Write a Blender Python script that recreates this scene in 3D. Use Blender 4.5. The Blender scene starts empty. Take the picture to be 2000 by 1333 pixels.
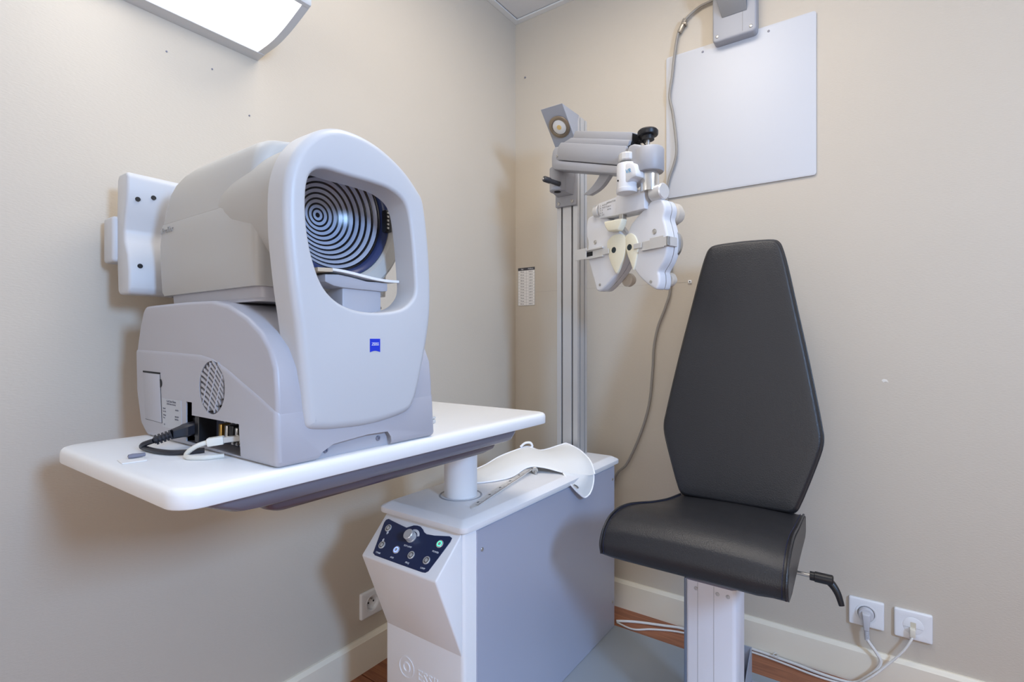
import bpy, bmesh, math, random
from mathutils import Vector, Matrix
random.seed(7)
scn = bpy.context.scene
COL = scn.collection
PI = math.pi

# ------------------------------------------------------------------ camera
CAMLOC = (1.2316, -1.7624, 0.962)
cd = bpy.data.cameras.new('camera'); cam = bpy.data.objects.new('camera', cd); COL.objects.link(cam)
cam.location = CAMLOC
cam.rotation_euler = (PI/2, 0, math.radians(35.34))
cd.sensor_width = 36.0; cd.lens = 36.0*1010/2000; cd.clip_start = 0.02
scn.camera = cam

# ------------------------------------------------------------------ world, lights, exposure
w = bpy.data.worlds.new('world'); scn.world = w; w.use_nodes = True
w.node_tree.nodes['Background'].inputs[0].default_value = (0.75, 0.85, 1.0, 1)
w.node_tree.nodes['Background'].inputs[1].default_value = 0.6
vs = scn.view_settings
vs.view_transform = 'Standard'; vs.look = 'None'; vs.exposure = 0.02; vs.gamma = 1.0; vs.use_curve_mapping = False

def area(name, loc, target, sx, sy, power, color):
    l = bpy.data.lights.new(name, 'AREA'); l.shape = 'RECTANGLE'; l.size = sx; l.size_y = sy
    l.energy = power; l.color = color
    o = bpy.data.objects.new(name, l); COL.objects.link(o); o.location = loc
    o.rotation_euler = (Vector(target)-Vector(loc)).to_track_quat('-Z', 'Y').to_euler()
    return o
ROOM_X, ROOM_Y, ROOM_Z = 2.75, -3.6, 2.279
area('daylight_window', (2.72, -1.62, 1.60), (1.0, -1.50, 1.02), 0.34, 0.40, 40, (0.36, 0.60, 1.0))
area('rear_fill_light', (1.40, -3.55, 0.95), (1.1, -1.0, 0.75), 1.50, 1.80, 23, (1.0, 0.97, 0.93))  # big soft fill added behind the camera to lift the dim lower parts
area('ceiling_panel_light_near', (2.05, -1.05, ROOM_Z-0.03), (2.05, -1.05, 0), 0.58, 0.58, 3.5, (1.0, 0.955, 0.90))
area('ceiling_panel_light_far', (0.80, -0.80, ROOM_Z-0.03), (0.80, -0.80, 0), 0.58, 0.58, 8.0, (1.0, 0.92, 0.81))

# ------------------------------------------------------------------ materials
def lin(c):
    c = c/255.0
    return c/12.92 if c <= 0.04045 else ((c+0.055)/1.055)**2.4
def rgb(r, g, b): return (lin(r), lin(g), lin(b), 1)
MATS = {}
def mat(name, col, rough=0.5, metal=0.0, bump=0.0, bscale=300.0, var=0.0, vscale=4.0, emit=None, estr=0.0, spec=0.5, alpha=1.0, trans=0.0, coat=0.0):
    if name in MATS: return MATS[name]
    m = bpy.data.materials.new(name); m.use_nodes = True; nt = m.node_tree; p = nt.nodes['Principled BSDF']
    p.inputs['Base Color'].default_value = rgb(*col); p.inputs['Roughness'].default_value = rough
    p.inputs['Metallic'].default_value = metal; p.inputs['Specular IOR Level'].default_value = spec
    p.inputs['Alpha'].default_value = alpha; p.inputs['Transmission Weight'].default_value = trans
    p.inputs['Coat Weight'].default_value = coat
    if emit:
        p.inputs['Emission Color'].default_value = rgb(*emit); p.inputs['Emission Strength'].default_value = estr
    tc = nt.nodes.new('ShaderNodeTexCoord')
    if bump:
        n = nt.nodes.new('ShaderNodeTexNoise'); n.inputs['Scale'].default_value = bscale; n.inputs['Detail'].default_value = 3
        b = nt.nodes.new('ShaderNodeBump'); b.inputs['Strength'].default_value = bump; b.inputs['Distance'].default_value = 0.002
        nt.links.new(tc.outputs['Object'], n.inputs['Vector']); nt.links.new(n.outputs['Fac'], b.inputs['Height'])
        nt.links.new(b.outputs['Normal'], p.inputs['Normal'])
    if var:
        n = nt.nodes.new('ShaderNodeTexNoise'); n.inputs['Scale'].default_value = vscale; n.inputs['Detail'].default_value = 5
        mx = nt.nodes.new('ShaderNodeMix'); mx.data_type = 'RGBA'
        c2 = tuple(max(0, x*(1-var)) for x in col)
        mx.inputs['A'].default_value = rgb(*col); mx.inputs['B'].default_value = rgb(*c2)
        nt.links.new(tc.outputs['Object'], n.inputs['Vector']); nt.links.new(n.outputs['Fac'], mx.inputs['Factor'])
        nt.links.new(mx.outputs['Result'], p.inputs['Base Color'])
    MATS[name] = m; return m

def wood_material():
    m = bpy.data.materials.new('floor_wood'); m.use_nodes = True; nt = m.node_tree; p = nt.nodes['Principled BSDF']
    tc = nt.nodes.new('ShaderNodeTexCoord'); mp = nt.nodes.new('ShaderNodeMapping'); mp.inputs['Scale'].default_value = (2.0, 26.0, 26.0)
    oi = nt.nodes.new('ShaderNodeObjectInfo'); ad = nt.nodes.new('ShaderNodeVectorMath'); ad.operation = 'ADD'
    n = nt.nodes.new('ShaderNodeTexNoise'); n.inputs['Scale'].default_value = 2.0; n.inputs['Detail'].default_value = 6; n.inputs['Distortion'].default_value = 1.2
    cr = nt.nodes.new('ShaderNodeValToRGB')
    cr.color_ramp.elements[0].position = 0.25; cr.color_ramp.elements[0].color = rgb(112, 62, 40)
    cr.color_ramp.elements[1].position = 0.75; cr.color_ramp.elements[1].color = rgb(176, 112, 76)
    hs = nt.nodes.new('ShaderNodeHueSaturation'); mr = nt.nodes.new('ShaderNodeMapRange')
    mr.inputs['To Min'].default_value = 0.8; mr.inputs['To Max'].default_value = 1.15
    nt.links.new(tc.outputs['Object'], mp.inputs['Vector']); nt.links.new(mp.outputs['Vector'], ad.inputs[0]); nt.links.new(oi.outputs['Location'], ad.inputs[1])
    nt.links.new(ad.outputs['Vector'], n.inputs['Vector']); nt.links.new(n.outputs['Fac'], cr.inputs['Fac'])
    nt.links.new(cr.outputs['Color'], hs.inputs['Color']); nt.links.new(oi.outputs['Random'], mr.inputs['Value']); nt.links.new(mr.outputs['Result'], hs.inputs['Value'])
    nt.links.new(hs.outputs['Color'], p.inputs['Base Color']); p.inputs['Roughness'].default_value = 0.45
    return m

def wall_material(name, col):
    m = bpy.data.materials.new(name); m.use_nodes = True; nt = m.node_tree; p = nt.nodes['Principled BSDF']
    tc = nt.nodes.new('ShaderNodeTexCoord'); mp = nt.nodes.new('ShaderNodeMapping'); mp.inputs['Scale'].default_value = (120, 120, 420)
    n = nt.nodes.new('ShaderNodeTexNoise'); n.inputs['Scale'].default_value = 1.0; n.inputs['Detail'].default_value = 2
    b = nt.nodes.new('ShaderNodeBump'); b.inputs['Strength'].default_value = 0.22; b.inputs['Distance'].default_value = 0.0015
    n2 = nt.nodes.new('ShaderNodeTexNoise'); n2.inputs['Scale'].default_value = 1.6; n2.inputs['Detail'].default_value = 4
    mx = nt.nodes.new('ShaderNodeMix'); mx.data_type = 'RGBA'
    mx.inputs['A'].default_value = rgb(*col); mx.inputs['B'].default_value = rgb(*[c*0.965 for c in col])
    nt.links.new(tc.outputs['Object'], mp.inputs['Vector']); nt.links.new(mp.outputs['Vector'], n.inputs['Vector'])
    nt.links.new(n.outputs['Fac'], b.inputs['Height']); nt.links.new(b.outputs['Normal'], p.inputs['Normal'])
    nt.links.new(tc.outputs['Object'], n2.inputs['Vector']); nt.links.new(n2.outputs['Fac'], mx.inputs['Factor']); nt.links.new(mx.outputs['Result'], p.inputs['Base Color'])
    p.inputs['Roughness'].default_value = 0.6; p.inputs['Specular IOR Level'].default_value = 0.25
    return m

def perforated_material():
    # small round light holes in a pale sheet over the tubes
    m = bpy.data.materials.new('perforated_sheet'); m.use_nodes = True; nt = m.node_tree; p = nt.nodes['Principled BSDF']
    tc = nt.nodes.new('ShaderNodeTexCoord'); mp = nt.nodes.new('ShaderNodeMapping'); mp.inputs['Scale'].default_value = (400, 400, 400)
    fr = nt.nodes.new('ShaderNodeVectorMath'); fr.operation = 'FRACTION'
    sb = nt.nodes.new('ShaderNodeVectorMath'); sb.operation = 'SUBTRACT'; sb.inputs[1].default_value = (0.5, 0.5, 0.5)
    fl = nt.nodes.new('ShaderNodeVectorMath'); fl.operation = 'MULTIPLY'; fl.inputs[1].default_value = (1, 1, 0)
    ln = nt.nodes.new('ShaderNodeVectorMath'); ln.operation = 'LENGTH'
    lt = nt.nodes.new('ShaderNodeMath'); lt.operation = 'LESS_THAN'; lt.inputs[1].default_value = 0.37
    mr = nt.nodes.new('ShaderNodeMapRange'); mr.inputs['To Min'].default_value = 0.5; mr.inputs['To Max'].default_value = 3.0
    L = nt.links.new
    L(tc.outputs['Object'], mp.inputs['Vector']); L(mp.outputs['Vector'], fr.inputs[0]); L(fr.outputs['Vector'], sb.inputs[0]); L(sb.outputs['Vector'], fl.inputs[0])
    L(fl.outputs['Vector'], ln.inputs[0]); L(ln.outputs['Value'], lt.inputs[0]); L(lt.outputs['Value'], mr.inputs['Value']); L(mr.outputs['Result'], p.inputs['Emission Strength'])
    p.inputs['Base Color'].default_value = rgb(215, 215, 218); p.inputs['Emission Color'].default_value = (1.0, 0.985, 0.97, 1)
    p.inputs['Roughness'].default_value = 0.5
    return m

WALL = wall_material('wall_paint', (203, 193, 178))
BASEB = mat('baseboard_paint', (234, 226, 208), 0.42)
WOOD = wood_material()
CEIL = mat('ceiling_tile_board', (214, 214, 214), 0.85, bump=0.3, bscale=500)
TRIMW = mat('ceiling_trim_paint', (222, 222, 220), 0.5)
WHITE = mat('white_plastic', (231, 232, 234), 0.42, bump=0.05, bscale=900)
TABLEW = mat('white_laminate', (238, 238, 238), 0.38)
LACQ = mat('white_lacquer', (236, 236, 238), 0.40)
MACH = mat('machine_white', (194, 195, 198), 0.42, bump=0.04, bscale=1200)
MACHG = mat('machine_grey', (175, 174, 181), 0.40, bump=0.04, bscale=1200)
MACHC = mat('machine_cover', (180, 179, 176), 0.45, bump=0.04, bscale=1200)
SILVER = mat('silver_panel', (182, 187, 206), 0.36, metal=0.25)
PLATE = mat('grey_floor_plate', (164, 173, 181), 0.5, metal=0.2, bump=0.1, bscale=700)
GREYP = mat('grey_paint', (160, 161, 167), 0.45, bump=0.06, bscale=900)
GREYD = mat('grey_housing', (122, 122, 136), 0.24)
BROWNP = mat('arm_dark_paint', (92, 78, 88), 0.3)
ALU = mat('anodised_aluminium', (205, 206, 208), 0.38, metal=0.55)
ALUD = mat('aluminium_groove', (96, 98, 100), 0.5, metal=0.3)
CHROME = mat('chrome', (222, 220, 214), 0.24, metal=0.85)
STEEL = mat('brushed_steel', (190, 188, 184), 0.3, metal=0.9)
BLACK = mat('black_plastic', (22, 22, 26), 0.4)
DARK = mat('dark_cavity', (14, 14, 18), 0.7)
RUBBER = mat('charcoal_rubber', (48, 48, 52), 0.5)
LEATHER = mat('black_leatherette', (38, 38, 41), 0.38, bump=0.35, bscale=420, spec=0.5)
STITCH = mat('seam_thread', (26, 32, 66), 0.6)
NAVY = mat('navy_sticker', (38, 50, 84), 0.35)
PRINTW = mat('white_print', (226, 228, 232), 0.6)
PRINTD = mat('dark_print', (70, 70, 76), 0.6)
PRINTL = mat('label_print', (112, 112, 120), 0.6)
SATIN = mat('satin_metal', (216, 216, 216), 0.3, metal=0.45)
PRINTG = mat('grey_print', (150, 150, 152), 0.6)
CREAM = mat('cream_plastic', (231, 226, 204), 0.45)
LOGOB = mat('logo_blue', (18, 50, 196), 0.4)
PHORO = mat('phoropter_white', (214, 215, 219), 0.42, bump=0.05, bscale=1500)
CORDW = mat('white_cord', (222, 220, 216), 0.45)
CORDG = mat('grey_cord', (146, 141, 134), 0.5)
CORDB = mat('black_cord', (34, 34, 42), 0.38)
PAPER = mat('paper', (236, 234, 232), 0.8)
CARDB = mat('cardboard', (206, 186, 160), 0.8)
GREYB = mat('grey_rubber', (70, 70, 74), 0.6)
GOLD = mat('gold_contact', (186, 150, 84), 0.3, metal=0.9)
BRONZE = mat('brushed_bronze', (150, 136, 118), 0.35, metal=0.8)
LEDW = mat('frosted_led_lens', (225, 222, 216), 0.3, spec=0.6)
LEDY = mat('amber_led_chip', (224, 190, 120), 0.4)
GLASSD = mat('dark_lens', (20, 38, 44), 0.08)
RINGK = mat('ring_black', (14, 15, 22), 0.25)
RINGW = mat('ring_white', (176, 183, 200), 0.22)
RIMB = mat('cone_rim_blue', (46, 58, 100), 0.3)
BLUEL = mat('blue_lit_ring', (60, 80, 255), 0.4, emit=(70, 90, 255), estr=9.0)
GREENL = mat('green_lit_ring', (30, 220, 130), 0.4, emit=(40, 235, 140), estr=4.0)
SHEER = mat('sheer_white_fabric', (240, 240, 238), 0.7, alpha=0.95, bump=0.2, bscale=1500)
SHEERE = mat('white_binding', (246, 246, 250), 0.6)
CLEAR = mat('clear_plastic', (236, 232, 228), 0.2, alpha=0.55)
PERF = perforated_material()
PANELW = mat('white_enamel_board', (200, 201, 205), 0.45, spec=0.5)
LIGHTG = mat('lamp_body', (205, 207, 209), 0.5)
PANE = mat('window_pane_daylight', (200, 215, 240), 0.3, emit=(190, 215, 255), estr=1.0)
LEDP = mat('led_panel_diffuser', (250, 246, 238), 0.5, emit=(255, 246, 235), estr=2.0)

# ------------------------------------------------------------------ mesh helpers (all in room metres)
def merge(bm, t, M=None):
    if M is not None: bmesh.ops.transform(t, matrix=M, verts=t.verts)
    me = bpy.data.meshes.new('tmp'); t.to_mesh(me); t.free(); bm.from_mesh(me); bpy.data.meshes.remove(me)
    return bm
def nb(): return bmesh.new()
def bevel(t, r, seg=3, ang=25):
    if r <= 0: return
    es = [e for e in t.edges if len(e.link_faces) == 2 and e.calc_face_angle(0) > math.radians(ang)]
    bmesh.ops.bevel(t, geom=es, offset=r, segments=seg, profile=0.5, affect='EDGES', clamp_overlap=True)
def box(bm, x0, x1, y0, y1, z0, z1, r=0, seg=3, M=None):
    t = nb(); bmesh.ops.create_cube(t, size=1)
    for v in t.verts: v.co = Vector(((x0+x1)/2+v.co.x*(x1-x0), (y0+y1)/2+v.co.y*(y1-y0), (z0+z1)/2+v.co.z*(z1-z0)))
    bevel(t, r, seg); return merge(bm, t, M)
def prism(bm, pts, axis, a0, a1, r=0, seg=3, M=None):
    """polygon pts in the plane normal to axis; x:(y,z) y:(x,z) z:(x,y)"""
    def co(p, a): return {'x': (a, p[0], p[1]), 'y': (p[0], a, p[1]), 'z': (p[0], p[1], a)}[axis]
    t = nb(); A = [t.verts.new(co(p, a0)) for p in pts]; B = [t.verts.new(co(p, a1)) for p in pts]
    n = len(pts); t.faces.new(A); t.faces.new(B[::-1])
    for i in range(n): t.faces.new((A[i], B[i], B[(i+1) % n], A[(i+1) % n]))
    bmesh.ops.recalc_face_normals(t, faces=t.faces); bevel(t, r, seg); return merge(bm, t, M)
def hull(bm, verts, faces, r=0, seg=2):
    t = nb(); vs_ = [t.verts.new(v) for v in verts]
    for f in faces: t.faces.new([vs_[i] for i in f])
    bmesh.ops.recalc_face_normals(t, faces=t.faces); bevel(t, r, seg); return merge(bm, t)
def loft(bm, rings, cap=True, closed=True):
    t = nb(); R = [[t.verts.new(p) for p in r] for r in rings]; n = len(rings[0])
    for a, b in zip(R, R[1:]):
        for i in range(n if closed else n-1): t.faces.new((a[i], a[(i+1) % n], b[(i+1) % n], b[i]))
    if cap: t.faces.new(R[0][::-1]); t.faces.new(R[-1])
    bmesh.ops.recalc_face_normals(t, faces=t.faces); return merge(bm, t)
def frame(o, zdir, xhint=(0, 0, 1)):
    z = Vector(zdir).normalized(); x = Vector(xhint)
    if abs(z.dot(x.normalized())) > 0.98: x = Vector((1, 0, 0))
    y = z.cross(x).normalized(); x = y.cross(z)
    return Matrix.Translation(o) @ Matrix((x, y, z)).transposed().to_4x4()
def lathe(bm, prof, o=(0, 0, 0), d=(0, 0, 1), seg=28, M=None):
    """prof = [(r, h)...] along direction d from point o"""
    F = frame(o, d) if M is None else M
    t = nb(); rings = []
    for r, h in prof:
        if r < 1e-6: rings.append([t.verts.new((0, 0, h))])
        else: rings.append([t.verts.new((r*math.cos(2*PI*i/seg), r*math.sin(2*PI*i/seg), h)) for i in range(seg)])
    for a, b in zip(rings, rings[1:]):
        for i in range(seg):
            j = (i+1) % seg
            if len(a) == 1 and len(b) == 1: continue
            if len(a) == 1: t.faces.new((a[0], b[i], b[j]))
            elif len(b) == 1: t.faces.new((a[i], b[0], a[j]))
            else: t.faces.new((a[i], b[i], b[j], a[j]))
    if len(rings[0]) > 1:                                   # open profile: close it into a ring
        a, b = rings[-1], rings[0]
        if len(a) > 1:
            for i in range(seg): t.faces.new((a[i], b[i], b[(i+1) % seg], a[(i+1) % seg]))
    bmesh.ops.recalc_face_normals(t, faces=t.faces); return merge(bm, t, F)
def cyl(bm, o, d, r, h, r2=None, seg=28, ch=0.0):
    r2 = r if r2 is None else r2
    p = [(r, 0), (r2, h)] if ch <= 0 else [(r-ch, 0), (r, ch), (r2, h-ch), (r2-ch, h)]
    return lathe(bm, [(0, p[0][1])]+p+[(0, p[-1][1])], o, d, seg)
def spline(pts, n=8, closed=False):
    P = [Vector(p) for p in pts]; out = []; m = len(P)
    for i in range(m if closed else m-1):
        if closed: a, b, c, d = P[(i-1) % m], P[i], P[(i+1) % m], P[(i+2) % m]
        else: a, b, c, d = P[max(i-1, 0)], P[i], P[i+1], P[min(i+2, m-1)]
        for k in range(n):
            t = k/n
            out.append(0.5*((2*b)+(c-a)*t+(2*a-5*b+4*c-d)*t*t+(3*b-a-3*c+d)*t**3))
    if not closed: out.append(P[-1])
    return out
def tube(bm, pts, r, n=8, seg=10, smooth=True, closed=False):
    P = spline(pts, n, closed) if smooth else [Vector(p) for p in pts]
    t = nb(); rings = []; up = Vector((0, 0, 1)); prev = None
    for i, p in enumerate(P):
        if closed: d = P[(i+1) % len(P)]-P[i-1]
        else: d = P[min(i+1, len(P)-1)]-P[max(i-1, 0)]
        d.normalize()
        if prev is None:
            a = d.cross(up if abs(d.z) < 0.9 else Vector((1, 0, 0))).normalized()
        else: a = (prev-d*prev.dot(d)).normalized()
        prev = a; b = d.cross(a)
        rr = r(i/(len(P)-1)) if callable(r) else r
        rings.append([t.verts.new(p+(a*math.cos(2*PI*k/seg)+b*math.sin(2*PI*k/seg))*rr) for k in range(seg)])
    rng = list(zip(rings, rings[1:]))
    if closed: rng.append((rings[-1], rings[0]))
    for A, B in rng:
        for k in range(seg): t.faces.new((A[k], A[(k+1) % seg], B[(k+1) % seg], B[k]))
    if not closed: t.faces.new(rings[0][::-1]); t.faces.new(rings[-1])
    bmesh.ops.recalc_face_normals(t, faces=t.faces); return merge(bm, t)
def offset2(pts, d):
    n = len(pts); out = []
    A = sum(pts[i][0]*pts[(i+1) % n][1]-pts[(i+1) % n][0]*pts[i][1] for i in range(n)); s = 1 if A > 0 else -1
    for i in range(n):
        a, b = pts[i-1], pts[(i+1) % n]; tx, ty = b[0]-a[0], b[1]-a[1]; L = math.hypot(tx, ty) or 1
        out.append((pts[i][0]-s*ty/L*d, pts[i][1]+s*tx/L*d))
    return out
def slab(bm, outer, holes, front, back, r, co, seg=4, rh=None):
    """outline plate with rounded front edge and holes; co(u,v,d) maps to room; d runs from back to front"""
    rh = r if rh is None else rh
    t = nb(); s = 1 if front > back else -1
    def layers(pts, rr, inward):
        L = [[t.verts.new(co(p[0], p[1], back)) for p in pts]]
        for k in range(seg+1):
            th = PI/2*k/seg; q = offset2(pts, inward*rr*(1-math.cos(th)))
            L.append([t.verts.new(co(p[0], p[1], front-s*rr+s*rr*math.sin(th))) for p in q])
        for a, b in zip(L, L[1:]):
            for i in range(len(a)): t.faces.new((a[i], a[(i+1) % len(a)], b[(i+1) % len(a)], b[i]))
        return L
    loops = [layers(outer, r, 1)]+[layers(h, rh, -1) for h in holes]
    for which in (0, -1):
        es = []
        for L in loops:
            lp = L[which]
            for i in range(len(lp)): es.append(t.edges.get((lp[i], lp[(i+1) % len(lp)])) or t.edges.new((lp[i], lp[(i+1) % len(lp)])))
        bmesh.ops.triangle_fill(t, edges=es, use_beauty=True)
    bmesh.ops.recalc_face_normals(t, faces=t.faces); return merge(bm, t)
def rrect(x0, x1, y0, y1, r, n=5):
    out = []
    for cx, cy, a in ((x1-r, y1-r, 0), (x0+r, y1-r, 90), (x0+r, y0+r, 180), (x1-r, y0+r, 270)):
        for k in range(n+1):
            th = math.radians(a+90*k/n); out.append((cx+r*math.cos(th), cy+r*math.sin(th)))
    return out
def circle2(cx, cy, r, n=32): return [(cx+r*math.cos(2*PI*i/n), cy+r*math.sin(2*PI*i/n)) for i in range(n)]
def sm2(pts, n=5): return [(p.x, p.y) for p in spline([(a, b, 0) for a, b in pts], n, True)]

ORIG = {}
def finish(name, bm, m, org, sharp=35):
    bmesh.ops.translate(bm, verts=bm.verts, vec=-Vector(org))
    me = bpy.data.meshes.new(name); bm.to_mesh(me); bm.free()
    for mm in (m if isinstance(m, (list, tuple)) else [m]): me.materials.append(mm)
    for p in me.polygons: p.use_smooth = True
    me.set_sharp_from_angle(angle=math.radians(sharp))
    return me
def thing(name, label, cat, loc, group=None):
    o = bpy.data.objects.new(name, None); o.empty_display_size = 0.05; COL.objects.link(o); o.location = loc
    o['label'] = label; o['category'] = cat
    if group: o['group'] = group
    ORIG[o.name] = Vector(loc); return o
def part(name, bm, m, parent, label=None, sharp=35):
    org = ORIG[parent.name]; o = bpy.data.objects.new(name, finish(name, bm, m, org, sharp)); COL.objects.link(o)
    o.parent = parent; ORIG[o.name] = org
    if label: o['label'] = label
    return o
def single(name, bm, m, loc, label, cat, group=None, sharp=35):
    o = bpy.data.objects.new(name, finish(name, bm, m, loc, sharp)); COL.objects.link(o); o.location = loc; ORIG[o.name] = Vector(loc)
    o['label'] = label; o['category'] = cat
    if group: o['group'] = group
    return o
def struct(name, bm, m, label=None, sharp=35):
    o = bpy.data.objects.new(name, finish(name, bm, m, (0, 0, 0), sharp)); COL.objects.link(o); ORIG[o.name] = Vector((0, 0, 0))
    o['kind'] = 'structure'; o['label'] = label or name.replace('_', ' '); return o
def cut(o, bms):
    """subtract solids (room coordinates) from object o"""
    for b in bms:
        me = bpy.data.meshes.new('c'); bmesh.ops.translate(b, verts=b.verts, vec=-ORIG[o.name]); b.to_mesh(me); b.free()
        c = bpy.data.objects.new('c', me); COL.objects.link(c)
        if o.parent: c.parent = o.parent
        else: c.location = o.location
        md = o.modifiers.new('b', 'BOOLEAN'); md.operation = 'DIFFERENCE'; md.solver = 'EXACT'; md.object = c
        bpy.context.view_layer.update(); dg = bpy.context.evaluated_depsgraph_get()
        nm = bpy.data.meshes.new_from_object(o.evaluated_get(dg)); o.modifiers.clear(); old = o.data; o.data = nm; nm.name = old.name
        bpy.data.objects.remove(c)
        for p in nm.polygons: p.use_smooth = True
        nm.set_sharp_from_angle(angle=math.radians(35))
def text_bm(s, size, M, depth=0.0006, align='CENTER', spacing=1.0, shear=0.0):
    c = bpy.data.curves.new('t', 'FONT'); c.body = s; c.size = size; c.extrude = depth; c.align_x = align; c.align_y = 'CENTER'; c.space_character = spacing
    c.shear = shear; c.resolution_u = 2
    o = bpy.data.objects.new('t', c); COL.objects.link(o); bpy.context.view_layer.update()
    me = bpy.data.meshes.new_from_object(o.evaluated_get(bpy.context.evaluated_depsgraph_get()))
    bpy.data.objects.remove(o); bpy.data.curves.remove(c)
    bm = nb(); bm.from_mesh(me); bpy.data.meshes.remove(me); bmesh.ops.transform(bm, matrix=M, verts=bm.verts); return bm
def axes(o, x, y, z=None):
    x = Vector(x).normalized(); y = Vector(y).normalized(); z = x.cross(y)
    return Matrix.Translation(o) @ Matrix((x, y, z)).transposed().to_4x4()
def screw(parent, o, d, r=0.004, h=0.002, m=None):
    bm = nb(); lathe(bm, [(0, 0), (r, 0), (r, h*0.6), (r*0.75, h), (r*0.42, h), (r*0.38, h*0.4), (0, h*0.4)], o, d, 14)
    return part('screw', bm, m or STEEL, parent)

# ================================================================== THE ROOM
RY, RX, RZ = ROOM_Y, ROOM_X, ROOM_Z
struct('wall_left', box(nb(), -0.1, 0, RY, 0.1, 0, RZ+0.1), WALL, 'cream painted side wall carrying the bright wall lamp')
wbk = struct('wall_back', box(nb(), 0, RX+0.1, 0, 0.1, 0, RZ+0.1), WALL, 'cream painted wall behind the black chair')
part('pencil_line', box(nb(), 0.10, 0.71, -0.0004, 0.0005, 1.1600, 1.1607), mat('pencil_grey', (176, 166, 152), 0.8), wbk)
part('paint_scuff', slab(nb(), [(1.238, .853), (1.243, .857), (1.250, .855), (1.254, .848), (1.247, .850), (1.242, .847)], [], -0.0008, 0.0003, 0.0002, lambda a, c, d: (a, d, c), 1), mat('bare_plaster', (226, 222, 214), 0.8), wbk)
b = nb()                                                    # wall_right with a window opening
box(b, RX, RX+0.1, RY, -1.92, 0, RZ+0.1); box(b, RX, RX+0.1, -1.32, 0, 0, RZ+0.1)
box(b, RX, RX+0.1, -1.92, -1.32, 0, 1.28); box(b, RX, RX+0.1, -1.92, -1.32, 1.92, RZ+0.1)
struct('wall_right', b, WALL, 'cream painted wall with the window')
struct('wall_front', box(nb(), 0, RX+0.1, RY-0.1, RY, 0, RZ+0.1), WALL, 'cream painted wall behind the viewer')
b = nb(); box(b, RX+0.02, RX+0.07, -1.92, -1.87, 1.28, 1.92); box(b, RX+0.02, RX+0.07, -1.37, -1.32, 1.28, 1.92)
box(b, RX+0.02, RX+0.07, -1.87, -1.37, 1.28, 1.33); box(b, RX+0.02, RX+0.07, -1.87, -1.37, 1.87, 1.92)
wi = struct('window_1', b, WHITE, 'white framed window')
part('pane', box(nb(), RX+0.04, RX+0.05, -1.87, -1.37, 1.33, 1.87), PANE, wi)
b = nb(); box(b, 0.60, 0.66, RY, RY+0.03, 0, 1.92); box(b, 2.14, 2.20, RY, RY+0.03, 0, 1.92); box(b, 0.66, 2.14, RY, RY+0.03, 1.86, 1.92); box(b, 1.38, 1.42, RY, RY+0.03, 0, 1.86)
dr = struct('added_door_1', b, WHITE, 'added glazed double door backing the fill light behind the viewer')  # invented door, put in to stand behind the rear fill light
for x0, x1 in ((0.66, 1.38), (1.42, 2.14)): part('pane', box(nb(), x0, x1, RY+0.008, RY+0.016, 0.02, 1.86), mat('added_glow_pane', (210, 208, 204), 0.3, emit=(255, 246, 236), estr=0.35), dr)  # panes of the invented door, given a weak glow
fl = struct('floor', box(nb(), -0.1, RX+0.1, RY-0.1, 0.1, -0.08, -0.0075), mat('subfloor', (60, 44, 36), 0.8), 'reddish brown wood plank floor')
bm = nb(); box(bm, 0, 1.196, -0.0645, 0.0645, -0.0075, 0.0, 0.0012, 1)
pm = finish('plank', bm, WOOD, (0, 0, 0))
y = -0.07; row = 0
while y > RY:
    x = -[0.0, 0.75, 0.32, 1.05, 0.55][row % 5]
    while x < RX:
        o = bpy.data.objects.new('plank', pm); COL.objects.link(o); o.parent = fl; o.location = (x, y, 0); x += 1.2
    y -= 0.132; row += 1
ce = struct('ceiling', box(nb(), -0.1, RX+0.1, RY-0.1, 0.1, RZ+0.012, RZ+0.1), mat('ceiling_void', (120, 120, 120), 0.9), 'suspended ceiling of pale tiles')
bm = nb(); box(bm, 0.002, 0.588, -0.588, -0.002, RZ+0.001, RZ+0.012, 0.001, 1)
tm = finish('ceiling_tile', bm, CEIL, (0, 0, 0))
nx = 0
while nx*0.6+0.024 < RX:
    ny = 0
    while -ny*0.6-0.024 > RY:
        o = bpy.data.objects.new('ceiling_tile', tm); COL.objects.link(o); o.parent = ce; o.location = (0.024+nx*0.6, -0.024-ny*0.6, 0); ny += 1
    nx += 1
for k in range(1, nx): part('ceiling_rail', box(nb(), 0.012+k*0.6, 0.026+k*0.6, RY, 0, RZ-0.002, RZ+0.010), TRIMW, ce)
for k in range(1, 7): part('ceiling_rail', box(nb(), 0, RX, -0.026-k*0.6, -0.012-k*0.6, RZ-0.002, RZ+0.010), TRIMW, ce)
for cx, cy in ((2.05, -1.05), (0.80, -0.80)): part('light_panel', box(nb(), cx-0.3, cx+0.3, cy-0.3, cy+0.3, RZ-0.012, RZ+0.004, 0.004), LEDP, ce)
struct('trim_1', box(nb(), 0.0, 0.024, RY, 0, RZ-0.004, RZ+0.003, 0.001, 1), TRIMW, 'pale ceiling edge trim on the lamp wall')
struct('trim_2', box(nb(), 0.024, RX, -0.024, 0, RZ-0.004, RZ+0.003, 0.001, 1), TRIMW, 'pale ceiling edge trim above the white board')
BP = [(0, 0), (0.015, 0), (0.015, 0.088), (0.012, 0.0905), (0.0105, 0.094), (0.006, 0.098), (0, 0.098)]
struct('baseboard_left', prism(nb(), BP, 'y', RY, 0), BASEB, 'cream baseboard under the wall lamp wall')
struct('baseboard_back', prism(nb(), [(-a, c) for a, c in BP], 'x', 0.015, RX), BASEB, 'cream baseboard behind the chair')

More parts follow.
